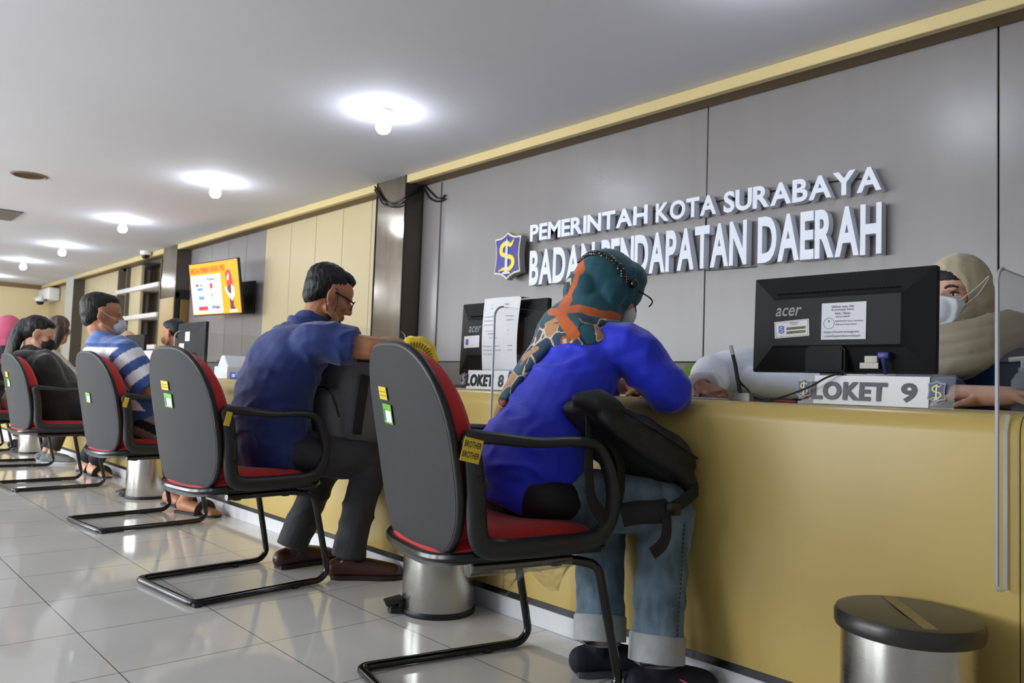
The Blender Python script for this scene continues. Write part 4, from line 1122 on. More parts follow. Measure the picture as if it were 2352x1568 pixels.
def face_post(M):
    Mi = np.array(M.inverted()); Mf = np.array(M)
    def post(co):
        q = np.c_[co, np.ones(len(co))] @ Mi.T
        # eye sockets
        for s in (-1, 1):
            d = ((q[:, 0] - s * .031) / .017) ** 2 + ((q[:, 2] + .004) / .011) ** 2
            k = np.exp(-d) * (q[:, 1] > 0.03)
            q[:, 1] -= 0.010 * k
        r = q @ Mf.T
        return r[:, :3]
    return post

def eyes(body, M, org):
    Mo = Matrix.Translation(-V(org)) @ M
    for s in (-1, 1):
        mb = MB(); mb.ell((s * .031, .0615, -.005), .0122, u=20, v=14); mb.v = [tuple(Mo @ V(p)) for p in mb.v]
        e = mb.build('eye', mat('eye_white', (196, 186, 180), 0.3), body)
        mb = MB(); mb.ell((s * .0305, .0692, -.005), (.0062, .0055, .0062), u=16, v=10); mb.v = [tuple(Mo @ V(p)) for p in mb.v]
        mb.build('iris', mat('iris_dark', (30, 18, 12), 0.15), e)
        mb = MB(); mb.tube([(s * .015, .0705, .0), (s * .031, .0745, .0030), (s * .047, .067, -.001)], [.0022, .0036, .002], n=8, sm=4); mb.v = [tuple(Mo @ V(p)) for p in mb.v]
        mb.build('eyelid', mat('lash_dark', (40, 26, 20), 0.6), body)
        mb = MB(); mb.tube([(s * .014, .088, .0175), (s * .032, .088, .0235), (s * .052, .073, .0165)], [(.0025, .004), (.003, .0045), (.0015, .002)], n=8, sm=4, up=(0, 0, 1)); mb.v = [tuple(Mo @ V(p)) for p in mb.v]
        mb.build('eyebrow', M_hair, body)

def hand(mb, wr_, d, n, s=1.0, thumb=1, curl=0.35, spread=0.0):
    """palm, four unequal bent fingers and a thumb off the side; d finger direction, n back of the hand"""
    wr_, d, n = V(wr_), V(d).normalized(), V(n).normalized()
    n = (n - d * n.dot(d)).normalized(); sv = d.cross(n) * thumb
    mb.tube([wr_ - d * .02 * s, wr_ + d * .02 * s, wr_ + d * .06 * s, wr_ + d * .088 * s], [(.024 * s, .019 * s), (.030 * s, .018 * s), (.038 * s, .015 * s), (.037 * s, .011 * s)], up=n, sm=3, round_=True)
    for off, Lg, k in ((.028, .068, 0.9), (.0095, .077, 1.0), (-.009, .072, 1.05), (-.0265, .056, 1.1)):
        b = wr_ + d * (.084 - abs(off) * .25) * s + sv * off * s
        dd = (d + sv * off * spread * 8).normalized(); pts = [b]; a = 0.12
        for seg, f in ((.46, .55), (.30, .8), (.24, .6)):
            a += curl * k * f
            v = dd * math.cos(a) - n * math.sin(a)
            pts.append(pts[-1] + v * Lg * s * seg)
        mb.tube(pts, [.0088 * s, .0086 * s, .0078 * s, .0066 * s], n=10, round_=True)
    b = wr_ + d * .022 * s + sv * .024 * s - n * .004 * s
    p1 = b + (d * .62 + sv * .72 - n * .2).normalized() * .036 * s
    p2 = p1 + (d * .85 + sv * .35 - n * .3).normalized() * .030 * s
    p3 = p2 + (d * .95 + sv * .05 - n * .35).normalized() * .022 * s
    mb.tube([b, p1, p2, p3], [.013 * s, .0108 * s, .0098 * s, .0078 * s], n=10, round_=True)

def lerp(a, b, t): return V(a) * (1 - t) + V(b) * t

class Person:
    def __init__(s, J): s.__dict__.update({k: (V(v) if isinstance(v, tuple) and len(v) == 3 else v) for k, v in J.items()})
    def body(s, label, skin_key, voxel, barefoot=False, hands=True):
        mb = MB(); f = V(s.fwd)
        mb.tube([s.pelvis, s.waist, s.chest, s.neck - (s.neck - s.chest) * 0.2, s.neck], [(.13, .09), (.115, .085), (.13, .088), (.09, .07), (.055, .055)], up=f, sm=3, round_=True)
        hc = s.HM @ V((0, -.02, -.06))
        mb.tube([s.neck - V((0, 0, .04)), s.neck.lerp(hc, .5), hc], [.062, .055, .056], sm=3, round_=True)
        for k in 'RL':
            sh, el, wr_ = getattr(s, 'sh' + k), getattr(s, 'el' + k), getattr(s, 'wr' + k)
            mb.tube([s.chest.lerp(s.neck, .6), sh, sh.lerp(el, .5), el, el.lerp(wr_, .35), wr_], [.05, .05, s.arm * 1.05, s.arm * .92, s.arm * .9, s.arm * .62], sm=4, round_=True)
            if hands:
                hd = getattr(s, 'hd' + k, None)
                if hd: hand(mb, wr_, *hd[0:2], s=hd[2], thumb=hd[3], curl=hd[4])
                else: hand(mb, wr_, wr_ - el, (0, 0, 1), 1.0, 1 if k == 'L' else -1)
            hp, kn, an = getattr(s, 'hip' + k), getattr(s, 'kn' + k), getattr(s, 'an' + k)
            mb.tube([s.pelvis, hp, hp.lerp(kn, .5), kn, kn.lerp(an, .35), an], [.08, .078, .068, .052, .052, .034], sm=4, round_=True)
            to = getattr(s, 'to' + k); fd = (to - an); fd.z = 0; fd.normalize()
            if not barefoot:
                mb.tube([an, V((an.x, an.y, .06))], .03, round_=True); continue
            mb.tube([an, V((an.x, an.y, .045)) - fd * .03, V((an.x, an.y, .04)) + fd * .03, V((to.x, to.y, .024))], [.034, (.034, .036), (.038, .034), (.042, .020)], up=(0, 0, 1) if False else None, sm=4, round_=True)
            if barefoot:
                sv = fd.cross(AZ)
                for i, o in enumerate((-.03, -.014, .001, .015, .029)):
                    oo = o * (1 if k == 'R' else -1)
                    b = V((to.x, to.y, .016)) + sv * oo
                    mb.tube([b - fd * .01, b + fd * (.034 - .004 * i)], .0105 if i else .0125, n=8, round_=True)
        merge(mb, head_shapes(), s.HM)
        def post(co):
            co = face_post(s.HM)(co); co[:, 2] = np.maximum(co[:, 2], 0.004); return co
        s.org = V((s.pelvis.x, s.pelvis.y, 0))
        s.ob = blob('person', mb, voxel, skin(skin_key), smooth=3, post=post, org=s.org, label=label, cat='person')
        return s.ob
    def part(s, name, mb, voxel, m, parent=None, **kw):
        return blob(name, mb, voxel, m, parent or s.ob, org=s.org, **kw)
    def solid(s, name, mb, m, parent=None, **kw):
        mb.v = [tuple(V(p) - s.org) for p in mb.v]
        return mb.build(name, m, parent or s.ob, **kw)
    def shirt(s, mb, R_, sleeve, f=None, grow=1.0, hem=None, sr=(.075, .072, .062)):
        f = V(s.fwd)
        hem = hem or s.pelvis - V((0, 0, .03))
        top = s.neck - V((0, 0, .035))
        mb.tube([hem, s.waist, s.chest, s.chest.lerp(top, .65), top, s.neck + V((0, 0, .005))], R_, up=f, sm=4, n=24, round_=True)
        mb.tube([s.shL, s.chest.lerp(s.neck, .72), s.shR], [(.062, .058), (.085, .07), (.062, .058)], sm=4, round_=True)
        for k in 'RL':
            sh, el, wr_ = getattr(s, 'sh' + k), getattr(s, 'el' + k), getattr(s, 'wr' + k)
            if sleeve <= 1.0:
                mb.tube([s.chest.lerp(sh, .6), sh, sh.lerp(el, sleeve * .5), sh.lerp(el, sleeve)], [sr[0], sr[0], sr[1], sr[2]], sm=4, n=16)
            else:
                mb.tube([s.chest.lerp(sh, .6), sh, sh.lerp(el, .5), el, el.lerp(wr_, .4), el.lerp(wr_, sleeve - 1.0)], [sr[0], sr[0], sr[1], sr[2], sr[2] * .9, sr[2] * .72], sm=4, n=16)
    def trousers(s, mb, rt=.088, rk=.074, ra=.062, down=0.93):
        mb.ell(s.pelvis, (.165, .13, .105))
        for k in 'RL':
            hp, kn, an = getattr(s, 'hip' + k), getattr(s, 'kn' + k), getattr(s, 'an' + k)
            e = kn.lerp(an, down)
            mb.tube([s.pelvis.lerp(hp, .4), hp, hp.lerp(kn, .55), kn, kn.lerp(e, .3), kn.lerp(e, .7), e], [rt, rt, rt * .95, rk, (rk + ra) * .48, ra, ra], sm=4, n=18)
    def shoe(s, k, m, m_sole, voxel=.005, L=.25, high=.07):
        an, to = getattr(s, 'an' + k), getattr(s, 'to' + k)
        fd = V((to.x - an.x, to.y - an.y, 0)).normalized(); a = V((an.x, an.y, 0))
        h = a - fd * .055; tip = h + fd * L
        mb = MB()
        mb.tube([h + AZ * .04, h.lerp(tip, .28) + AZ * .045, h.lerp(tip, .6) + AZ * .038, h.lerp(tip, .85) + AZ * .03, tip + AZ * .026 - fd * .02], [(.034, .040), (.036, .046), (.045, .038), (.046, .030), (.034, .022)], up=(0, 0, 1), sm=4, round_=True)
        mb.tube([a + AZ * (high + .02), a + AZ * .05], [(.038, .04), (.036, .04)])
        def post(co):
            co[:, 2] = np.maximum(co[:, 2], 0.010); return co
        o = s.part('shoe', mb, voxel, m, smooth=4, post=post)
        mb = MB()
        sv = fd.cross(AZ)
        out = []
        for q, wd in ((0, .028), (.08, .037), (.3, .038), (.5, .043), (.7, .049), (.88, .045), (.97, .03), (1.0, .012)):
            out.append((q, wd))
        pl = [h - fd * .012 + fd * (L + .014) * q + sv * wd for q, wd in out] + [h - fd * .012 + fd * (L + .014) * q - sv * wd for q, wd in reversed(out)]
        n = len(pl)
        mb.add([p + AZ * .001 for p in pl] + [p + AZ * .018 for p in pl], [tuple(range(n)), tuple(range(n, 2 * n))] + [(i, (i + 1) % n, n + (i + 1) % n, n + i) for i in range(n)])
        s.solid('sole', mb, m_sole, o)
        return o

def hair_cap(mb, M, back=0.0, full=1.0):
    h = MB()
    h.ell((0, -.026, .056), (.0765 * full, .091 * full, .072 * full)); h.ell((0, -.046, .022), (.0755 * full, .068 * full, .070 * full)); h.ell((0, .012, .085), (.062 * full, .068 * full, .034 * full))
    h.ell((0, -.062, -.022), (.054 * full, .042 * full, .045 * full))
    merge(mb, h, M)

# ---- woman in the blue tunic, nearest chair
def polar_col(c): return tuple(lin(c)[:3])
C_TEAL, C_ORANGE, C_NAVY, C_CREAM, C_TERRA, C_DARK, C_TAN = map(polar_col, [(20, 84, 98), (205, 98, 38), (24, 62, 92), (222, 200, 172), (176, 92, 56), (20, 28, 40), (188, 140, 96)])
def scarf_uv(p): return ((p[0] + 1.565) * 0.755 + (p[1] - 1.815) * 0.655, p[2] - 1.10)
ORANGE_BANDS = [([(-.094, .082), (-.086, .05)], .018), ([(-.086, .05), (-.095, .012), (-.11, -.02)], .0075), ([(-.118, -.04), (-.13, -.07)], .016), ([(-.165, -.078), (-.13, -.077), (-.085, -.072), (-.03, -.083), (.03, -.09)], .0125),
                ([(-.135, -.08), (-.118, -.115), (-.09, -.15)], .017)]
TAN_BANDS = [([(-.175, -.118), (-.12, -.095)], .007), ([(-.225, -.30), (-.19, -.255)], .008), ([(-.24, -.22), (-.20, -.19)], .007)]
def seg_d(u, v, pl):
    best = 9
    for (a, b), (c, d) in zip(pl[:-1], pl[1:]):
        L2 = (c - a) ** 2 + (d - b) ** 2; t = max(0, min(1, ((u - a) * (c - a) + (v - b) * (d - b)) / L2))
        best = min(best, math.hypot(u - a - t * (c - a), v - b - t * (d - b)))
    return best
def scarf_col(p):
    u, v = scarf_uv(p)
    wob = noise.noise(V((u * 30, v * 30, 0))) * 0.004
    for pl, w_ in ORANGE_BANDS:
        if seg_d(u, v, pl) + wob < w_: return C_ORANGE
    for pl, w_ in TAN_BANDS:
        if seg_d(u, v, pl) < w_: return C_TAN
    printed = v < -0.118 - 0.30 * max(0, u + .11) * 0 or (u < -0.108 and -0.05 < v < .045) or (v < -0.10 and u > -.10 and u < .0) or (v < -.2)
    if printed:
        q = V((p[0] * 17, p[1] * 17, p[2] * 17))
        d = noise.voronoi(q)[0]
        e = d[1] - d[0]
        c = noise.cell(V(noise.voronoi(q)[1][0]) * 7.3)
        k = int(abs(c) * 997) % 7
        if e < 0.07: return C_DARK if k % 2 else C_CREAM
        if d[0] < 0.16 and k in (0, 2, 5): return C_CREAM
        if d[0] < 0.28 and k in (0, 2, 5): return C_TERRA
        return (C_NAVY, C_TEAL, C_NAVY, C_TERRA, C_NAVY, C_TEAL, C_TAN)[k]
    return C_TEAL

def build_p1():
    H = HM((-1.565, 1.815, 1.095), -24, -14, 0, 0.97)
    P = Person(dict(pelvis=(-1.625, 1.535, .53), waist=(-1.60, 1.59, .67), chest=(-1.585, 1.695, .84), neck=(-1.575, 1.77, .975), HM=H, fwd=(.22, .97, 0), arm=.042,
        shR=(-1.425, 1.745, .925), shL=(-1.735, 1.78, .925), elR=(-1.345, 1.835, .80), wrR=(-1.50, 1.99, .815), elL=(-1.83, 1.92, .81), wrL=(-1.66, 2.03, .815),
        hdR=((-.9, .35, -.05), (0, 0, 1), .95, -1, .3), hdL=((.9, .3, -.05), (0, 0, 1), .95, 1, .3),
        hipR=(-1.53, 1.54, .505), hipL=(-1.70, 1.55, .505), knR=(-1.315, 1.79, .475), knL=(-1.55, 1.80, .47), anR=(-1.275, 1.715, .085), anL=(-1.475, 1.72, .085), toR=(-1.215, 1.84, .03), toL=(-1.405, 1.845, .03)))
    P.body('woman in a bright blue tunic and teal patterned headscarf leaning on the counter', 'light', .0045)
    # tunic
    mb = MB()
    P.shirt(mb, [(.175, .135), (.165, .12), (.165, .112), (.15, .10), (.11, .08), (.075, .07)], 1.9, hem=V((-1.605, 1.56, .555)), sr=(.072, .070, .066))
    mb.tube([(-1.60, 1.60, .76), (-1.62, 1.555, .66), (-1.645, 1.505, .56), (-1.66, 1.475, .475)], [(.12, .07), (.155, .10), (.165, .10), (.155, .07)], up=(.22, .97, 0), sm=4, n=24)
    P.part('tunic', mb, .005, mat('royal_blue_cloth', (14, 40, 216), 0.62, sheen=0.3, bump=(260, 0.08)), smooth=10, wr=(.008, 7.5, (1.0, 1.0, 1.9)))
    # jeans
    mb = MB(); P.trousers(mb, .088, .078, .069, .90)
    P.part('jeans', mb, .005, mat('faded_denim', (112, 134, 150), 0.85, nz=(22, .55, (1, 1, .5)), bump=(350, .35)), smooth=5, wr=(.005, 8, (1, 1, 1.6)))
    mb = MB(); mb.ell((-1.55, 1.535, .50), (.145, .115, .08)); mb.ell((-1.50, 1.56, .495), (.095, .11, .066))
    P.part('dark_underlayer', mb, .006, mat('black_underlayer', (22, 20, 22), .7), smooth=14)
    M_cuff = mat('pale_denim_cuff', (168, 172, 172), .8, nz=(40, .12), bump=(400, .2))
    for k in 'RL':
        kn, an = getattr(P, 'kn' + k), getattr(P, 'an' + k)
        a, b = kn.lerp(an, .81), kn.lerp(an, .985)
        mb = MB(); mb.tube([a, a.lerp(b, .08), b, b], [.071, .075, .074, .060], n=28); P.solid('jeans_cuff', mb, M_cuff)
    # stitched seam down the near leg
    kn, an = P.knR, P.anR
    mb = MB()
    for i in range(26):
        t = .04 + i * .029; c = kn.lerp(an, t); rr = .0785 * (1 - t) + .0695 * t
        d = V((.985, -.17, 0)) * rr
        mb.tube([c + d, kn.lerp(an, t + .017) + d], .0022, n=6)
    P.solid('seam_stitches', mb, mat('stitch_dark', (40, 48, 58), .8))
    M_sh = mat('navy_shoe', (22, 22, 38), .8, bump=(200, .2)); M_so = mat('shoe_sole_grey', (64, 66, 76), .6)
    P.shoe('R', M_sh, M_so, L=.235); P.shoe('L', M_sh, M_so, L=.235)
    mb = MB()
    for i, dx in enumerate((0, .008)):
        mb.tube([(-1.206 + dx, 1.725, .062), (-1.20 + dx, 1.735, .056), (-1.192 + dx, 1.74, .045)], .0016, n=6)
    P.solid('pink_mark', mb, mat('pink_mark', (226, 90, 140), .5))
    # headscarf
    mb = MB(); h = MB()
    h.ell((0, -.008, .022), (.094, .112, .112)); h.ell((0, .04, .03), (.078, .075, .088)); h.ell((0, -.085, -.02), (.072, .055, .068))
    h.ell((0, -.03, -.07), (.084, .095, .06)); h.tube([(.0, .062, -.11), (.06, .03, -.09), (.082, -.02, -.03), (.07, .03, .07), (0, .07, .105)], .018, sm=4, round_=True)
    h.tube([(.0, .062, -.11), (-.06, .03, -.09), (-.082, -.02, -.03), (-.07, .03, .07), (0, .07, .105)], .018, sm=4, round_=True)
    h.ell((0, .055, .06), (.07, .062, .06))
    for s_ in (-1, 1): h.ell((s_ * .078, -.010, -.008), (.022, .042, .050))
    merge(mb, h, H)
    nk = P.neck
    mb.tube([H @ V((0, -.02, -.06)), V((-1.585, 1.765, 1.01)), V((-1.60, 1.74, .965)), V((-1.605, 1.72, .935))], [(.085, .09), (.108, .10), (.15, .115), (.165, .115)], up=(.22, .97, 0), sm=3, n=24, round_=True)
    mb.tube([(-1.70, 1.73, 1.01), (-1.665, 1.69, 1.0), (-1.60, 1.665, .985), (-1.50, 1.70, .975), (-1.44, 1.76, .975)], [.03, .034, .034, .03, .02], sm=3, round_=True)
    mb.tube([(-1.62, 1.70, 1.0), (-1.655, 1.645, .93), (-1.685, 1.60, .86), (-1.705, 1.56, .79), (-1.715, 1.53, .73), (-1.72, 1.515, .68)], [(.085, .035), (.078, .028), (.065, .024), (.048, .02), (.03, .016), (.010, .012)], up=(-.45, -.87, .25), sm=4, n=18, round_=True)
    mb.tube([(-1.52, 1.82, .94), (-1.44, 1.86, .86), (-1.42, 1.87, .80)], [(.06, .03), (.05, .025), (.03, .02)], up=(.4, .9, .2), sm=3, round_=True)
    sc = P.part('headscarf', mb, .0033, mat('headscarf_cloth', (20, 84, 98), .75, attr='pattern', sheen=.25, bump=(320, .06)), smooth=20, wr=(.0022, 9, (1, 1, 1)), color=scarf_col)
    # dotted elastic band across the scarf with its button, and the thin strap on to the face
    pts = []
    for dr in ((-.25, -.86, .42), (.12, -.80, .60), (.45, -.62, .66), (.74, -.34, .58), (.93, -.05, .36), (.98, .14, .12), (.98, .2, .03)):
        d = V(dr).normalized(); k = 1.0 / math.sqrt((d.x / .094) ** 2 + (d.y / .112) ** 2 + (d.z / .112) ** 2)
        p = V((0, -.008, .022)) + d * (k * 1.035)
        pts.append(H @ p)
    mb = MB()
    ctr = H @ V((0, -.008, .022))
    cp, cr = catmull([V(p) for p in pts], [(.013, .004)] * len(pts), 6)
    vs = []; fs = []
    for i_, p in enumerate(cp):
        tg = (cp[min(i_ + 1, len(cp) - 1)] - cp[max(i_ - 1, 0)]).normalized(); nn = (p - ctr).normalized(); sd = tg.cross(nn).normalized()
        for k in range(10):
            a = 2 * math.pi * k / 10; vs.append(p + sd * (.013 * math.cos(a)) + nn * (.0045 * math.sin(a)))
    for i_ in range(len(cp) - 1):
        for k in range(10): fs.append((i_ * 10 + k, (i_ + 1) * 10 + k, (i_ + 1) * 10 + (k + 1) % 10, i_ * 10 + (k + 1) % 10))
    mb.add(vs, fs)
    dotm = mat('dotted_band', (20, 20, 24), .6)
    N = dotm.node_tree.nodes; Lk = dotm.node_tree.links
    vo = N.new('ShaderNodeTexVoronoi'); vo.inputs['Scale'].default_value = 130; vo.inputs['Randomness'].default_value = 0.15
    tc = N.new('ShaderNodeTexCoord'); Lk.new(tc.outputs['Object'], vo.inputs['Vector'])
    mt = N.new('ShaderNodeMath'); mt.operation = 'LESS_THAN'; mt.inputs[1].default_value = .27; Lk.new(vo.outputs['Distance'], mt.inputs[0])
    mx = N.new('ShaderNodeMix'); mx.data_type = 'RGBA'; mx.inputs['A'].default_value = lin((20, 20, 24)); mx.inputs['B'].default_value = lin((220, 220, 224)); Lk.new(mt.outputs[0], mx.inputs['Factor']); Lk.new(mx.outputs['Result'], N['Principled BSDF'].inputs['Base Color'])
    bd = P.solid('dotted_band', mb, dotm)
    mb = MB(); mb.ell(H @ V((.101, .034, .026)), (.014, .012, .014)); P.solid('band_button', mb, M_black_gloss, bd)
    mb = MB(); mb.tube([H @ V((.104, .036, .018)), H @ V((.100, .052, -.02)), H @ V((.088, .072, -.052))], .0016, n=6, sm=4); P.solid('mask_strap', mb, M_black_plastic, bd)
    mb = MB(); h = MB(); h.ell((0, .078, -.055), (.052, .032, .043)); merge(mb, h, H); mk = P.part('face_mask', mb, .005, mat('mask_white', (232, 234, 238), .7), smooth=3)
    mb = MB(); mb.tube([H @ V((.095, .06, .012)), H @ V((.09, .105, .004)), H @ V((.085, .118, -.006)), H @ V((.07, .118, -.018))], .0022, n=6, sm=4); P.solid('glasses', mb, M_black_gloss)
    return P
build_p1()

def strap(mb, pts, wd, th, up, sm=5): mb.tube(pts, [(wd, th)] * len(pts), n=10, sm=sm, up=up)
# her black backpack lying on her lap
def bag1():
    org = V((-1.40, 1.72, .5))
    mb = MB()
    mb.tube([(-1.42, 1.535, .745), (-1.42, 1.60, .715), (-1.41, 1.70, .665), (-1.385, 1.80, .61), (-1.365, 1.855, .555), (-1.35, 1.84, .505)], [(.045, .025), (.11, .05), (.14, .075), (.145, .085), (.13, .07), (.07, .03)], up=(0, .5, .85), sm=4, n=22, round_=True)
    mb.tube([(-1.345, 1.56, .735), (-1.33, 1.68, .67), (-1.29, 1.80, .60), (-1.275, 1.845, .545)], [(.05, .02), (.06, .03), (.06, .034), (.045, .028)], up=(.6, .3, .6), sm=4, round_=True)
    mb.tube([(-1.40, 1.52, .77), (-1.36, 1.55, .765), (-1.33, 1.60, .74)], [.02, .035, .02], sm=3, round_=True)
    b = blob('backpack', mb, .005, mat('black_nylon', (24, 25, 27), .62, nz=(8, .25), bump=(60, .25)), None, org=org, wr=(.007, 8, (1, 1, 1.2)), smooth=4,
             label='black backpack lying across the lap of the woman in the blue tunic', cat='backpack')
    def part(name, mb, m, par=b):
        mb.v = [tuple(V(p) - org) for p in mb.v]; return mb.build(name, m, par)
    M_st = mat('black_webbing', (16, 16, 18), .7, bump=(600, .3))
    mb = MB(); strap(mb, [(-1.40, 1.56, .73), (-1.34, 1.50, .67), (-1.315, 1.475, .59), (-1.315, 1.49, .52), (-1.32, 1.545, .475), (-1.33, 1.60, .49), (-1.335, 1.625, .55), (-1.34, 1.62, .62), (-1.37, 1.60, .68)], .022, .006, (1, .25, 0)); part('shoulder_strap', mb, M_st)
    mb = MB(); strap(mb, [(-1.31, 1.60, .475), (-1.275, 1.63, .485), (-1.25, 1.66, .487), (-1.24, 1.70, .49)], .030, .012, (1, -.4, .25), 4); hb = part('hip_belt', mb, M_st)
    mb = MB(); mb.box((-1.228, 1.705, .494), (.016, .045, .034), rot=(.0, 0, -.35), bevel=.004); part('buckle', mb, M_black_gloss, hb)
    mb = MB(); strap(mb, [(-1.232, 1.71, .495), (-1.225, 1.76, .515), (-1.235, 1.82, .535)], .016, .003, (1, -.3, .3), 4); part('belt_webbing', mb, M_st)
    mb = MB(); strap(mb, [(-1.235, 1.69, .482), (-1.215, 1.665, .44), (-1.205, 1.635, .415), (-1.21, 1.60, .395)], .016, .0025, (1, -.3, .2), 4); part('strap_tail', mb, M_st)
    mb = MB(); mb.tube([(-1.30, 1.575, .745), (-1.27, 1.70, .69), (-1.225, 1.81, .62)], .003, n=6, sm=4); part('zip', mb, M_black_gloss)
bag1()

# ---- man in the navy polo
def build_p2():
    H = HM((-2.935, 1.635, 1.148), -14, -20, 0, 1.03)
    P = Person(dict(pelvis=(-2.985, 1.46, .535), waist=(-2.99, 1.43, .67), chest=(-2.975, 1.465, .84), neck=(-2.95, 1.56, 1.015), HM=H, fwd=(.08, 1, 0), arm=.050,
        shR=(-2.79, 1.51, .945), shL=(-3.135, 1.55, .945), elR=(-2.635, 1.685, .925), wrR=(-2.80, 1.90, .955), elL=(-3.21, 1.74, .86), wrL=(-3.03, 1.93, .90),
        hdR=((-.6, .7, -.2), (0, .2, 1), 1.05, -1, .5), hdL=((.6, .7, -.2), (0, .2, 1), 1.05, 1, .5),
        hipR=(-2.89, 1.46, .515), hipL=(-3.08, 1.47, .515), knR=(-2.775, 1.765, .465), knL=(-3.06, 1.74, .46), anR=(-2.795, 1.70, .10), anL=(-3.10, 1.61, .10), toR=(-2.70, 1.84, .03), toL=(-3.115, 1.76, .03)))
    P.body('man in a navy polo shirt and glasses looking down beside a grey backpack', 'tan', .005)
    mb = MB()
    P.shirt(mb, [(.19, .15), (.19, .15), (.195, .145), (.18, .12), (.12, .09), (.072, .068)], .66, hem=V((-2.985, 1.44, .515)), sr=(.085, .082, .078))
    sh = P.part('polo_shirt', mb, .006, mat('navy_cotton', (20, 46, 112), .75, sheen=.3, bump=(400, .1)), smooth=10, wr=(.008, 7, (1, 1, 1.8)))
    mb = MB(); nk = P.neck
    mb.tube([nk + V((.066, -.055, .0)), nk + V((.02, -.085, .012)), nk + V((-.05, -.06, .012)), nk + V((-.08, .0, .0)), nk + V((-.05, .07, -.03)), nk + V((.03, .09, -.045)), nk + V((.085, .03, -.02))], [(.012, .026)] * 7, n=12, closed=True, sm=4, up=(0, -.25, 1))
    P.solid('collar', mb, MATS['navy_cotton'], sh)
    mb = MB(); P.trousers(mb, .092, .074, .066, 1.04)
    P.part('trousers', mb, .006, mat('charcoal_trousers', (50, 50, 54), .75, nz=(8, .15), bump=(400, .1)), smooth=5, wr=(.007, 7, (1, 1, 1.5)))
    M_b = mat('brown_leather', (66, 36, 26), .32, spec=.5, nz=(20, .15)); M_s = mat('dark_sole', (40, 26, 22), .6)
    P.shoe('R', M_b, M_s, L=.275, high=.06); P.shoe('L', M_b, M_s, L=.275, high=.06)
    mb = MB(); hair_cap(mb, H); P.part('hair', mb, .005, M_hair, smooth=3, wr=(.003, 45, (1, 1, .5)))
    # glasses
    mb = MB()
    for s in (-1, 1):
        ring = [H @ V((s * .034 + .027 * math.cos(a), .1 - .012 * abs(math.cos(a)) * (1 if s * math.cos(a) > 0 else 0), -.006 + .019 * math.sin(a))) for a in [2 * math.pi * k / 20 for k in range(20)]]
        mb.tube(ring, .0019, n=6, closed=True)
        mb.tube([H @ V((s * .061, .09, .0)), H @ V((s * .075, .055, .004)), H @ V((s * .083, .0, .006)), H @ V((s * .08, -.02, -.006))], [(.0022, .004)] * 4, n=8, sm=4)
    mb.tube([H @ V((-.008, .103, -.002)), H @ V((.008, .103, -.002))], .0018, n=6)
    g = P.solid('glasses', mb, M_black_gloss)
    # black mask pulled down to the chin, loop round the ear
    mb = MB(); h = MB(); h.ell((0, .055, -.105), (.052, .042, .030)); h.ell((.055, .022, -.078), (.012, .022, .022)); merge(mb, h, H); mk = P.part('face_mask', mb, .004, mat('mask_black', (20, 20, 22), .8), smooth=3)
    mb = MB(); mb.tube([H @ V((.062, .03, -.068)), H @ V((.078, .022, -.03)), H @ V((.084, .004, .018)), H @ V((.08, -.022, .014)), H @ V((.077, -.03, -.02)), H @ V((.07, .0, -.075))], .0018, n=6, sm=4); P.solid('ear_loop', mb, M_black_plastic, mk)
build_p2()
def bag2():
    org = V((-2.93, 1.72, .52))
    mb = MB()
    mb.box((-2.93, 1.735, .70), (.32, .19, .40), rot=(.10, 0, 0), bevel=.06, seg=4); mb.box((-2.93, 1.63, .64), (.26, .09, .24), rot=(.10, 0, 0), bevel=.035, seg=3)
    b = blob('backpack', mb, .007, mat('grey_nylon', (104, 105, 108), .7, nz=(20, .12), bump=(300, .15)), None, org=org, wr=(.005, 8, (1, 1, 1)), smooth=5,
             label='grey and black backpack held upright on the lap of the man in navy', cat='backpack')
    def part(name, mb, m, par=b):
        mb.v = [tuple(V(p) - org) for p in mb.v]; return mb.build(name, m, par)
    mb = MB(); mb.box((-2.93, 1.75, .87), (.30, .21, .10), rot=(.10, 0, 0), bevel=.045, seg=4); part('top_flap', mb, M_black_matte)
    mb = MB(); mb.tube([(-2.76, 1.72, .82), (-2.755, 1.70, .70), (-2.76, 1.69, .58)], [(.022, .006)] * 3, n=8, sm=4, up=(1, 0, 0)); part('side_strap', mb, M_black_matte)
    mb = MB(); mb.tube([(-3.06, 1.58, .755), (-2.93, 1.572, .765), (-2.80, 1.58, .755), (-2.785, 1.62, .65)], .004, n=6, sm=4); part('zip', mb, M_black_gloss)
    mb = MB(); mb.tube([(-2.86, 1.70, .90), (-2.86, 1.68, .935), (-2.93, 1.675, .94), (-2.99, 1.68, .935), (-2.99, 1.70, .90)], .010, n=8, sm=4); part('grab_handle', mb, M_black_matte)
bag2()

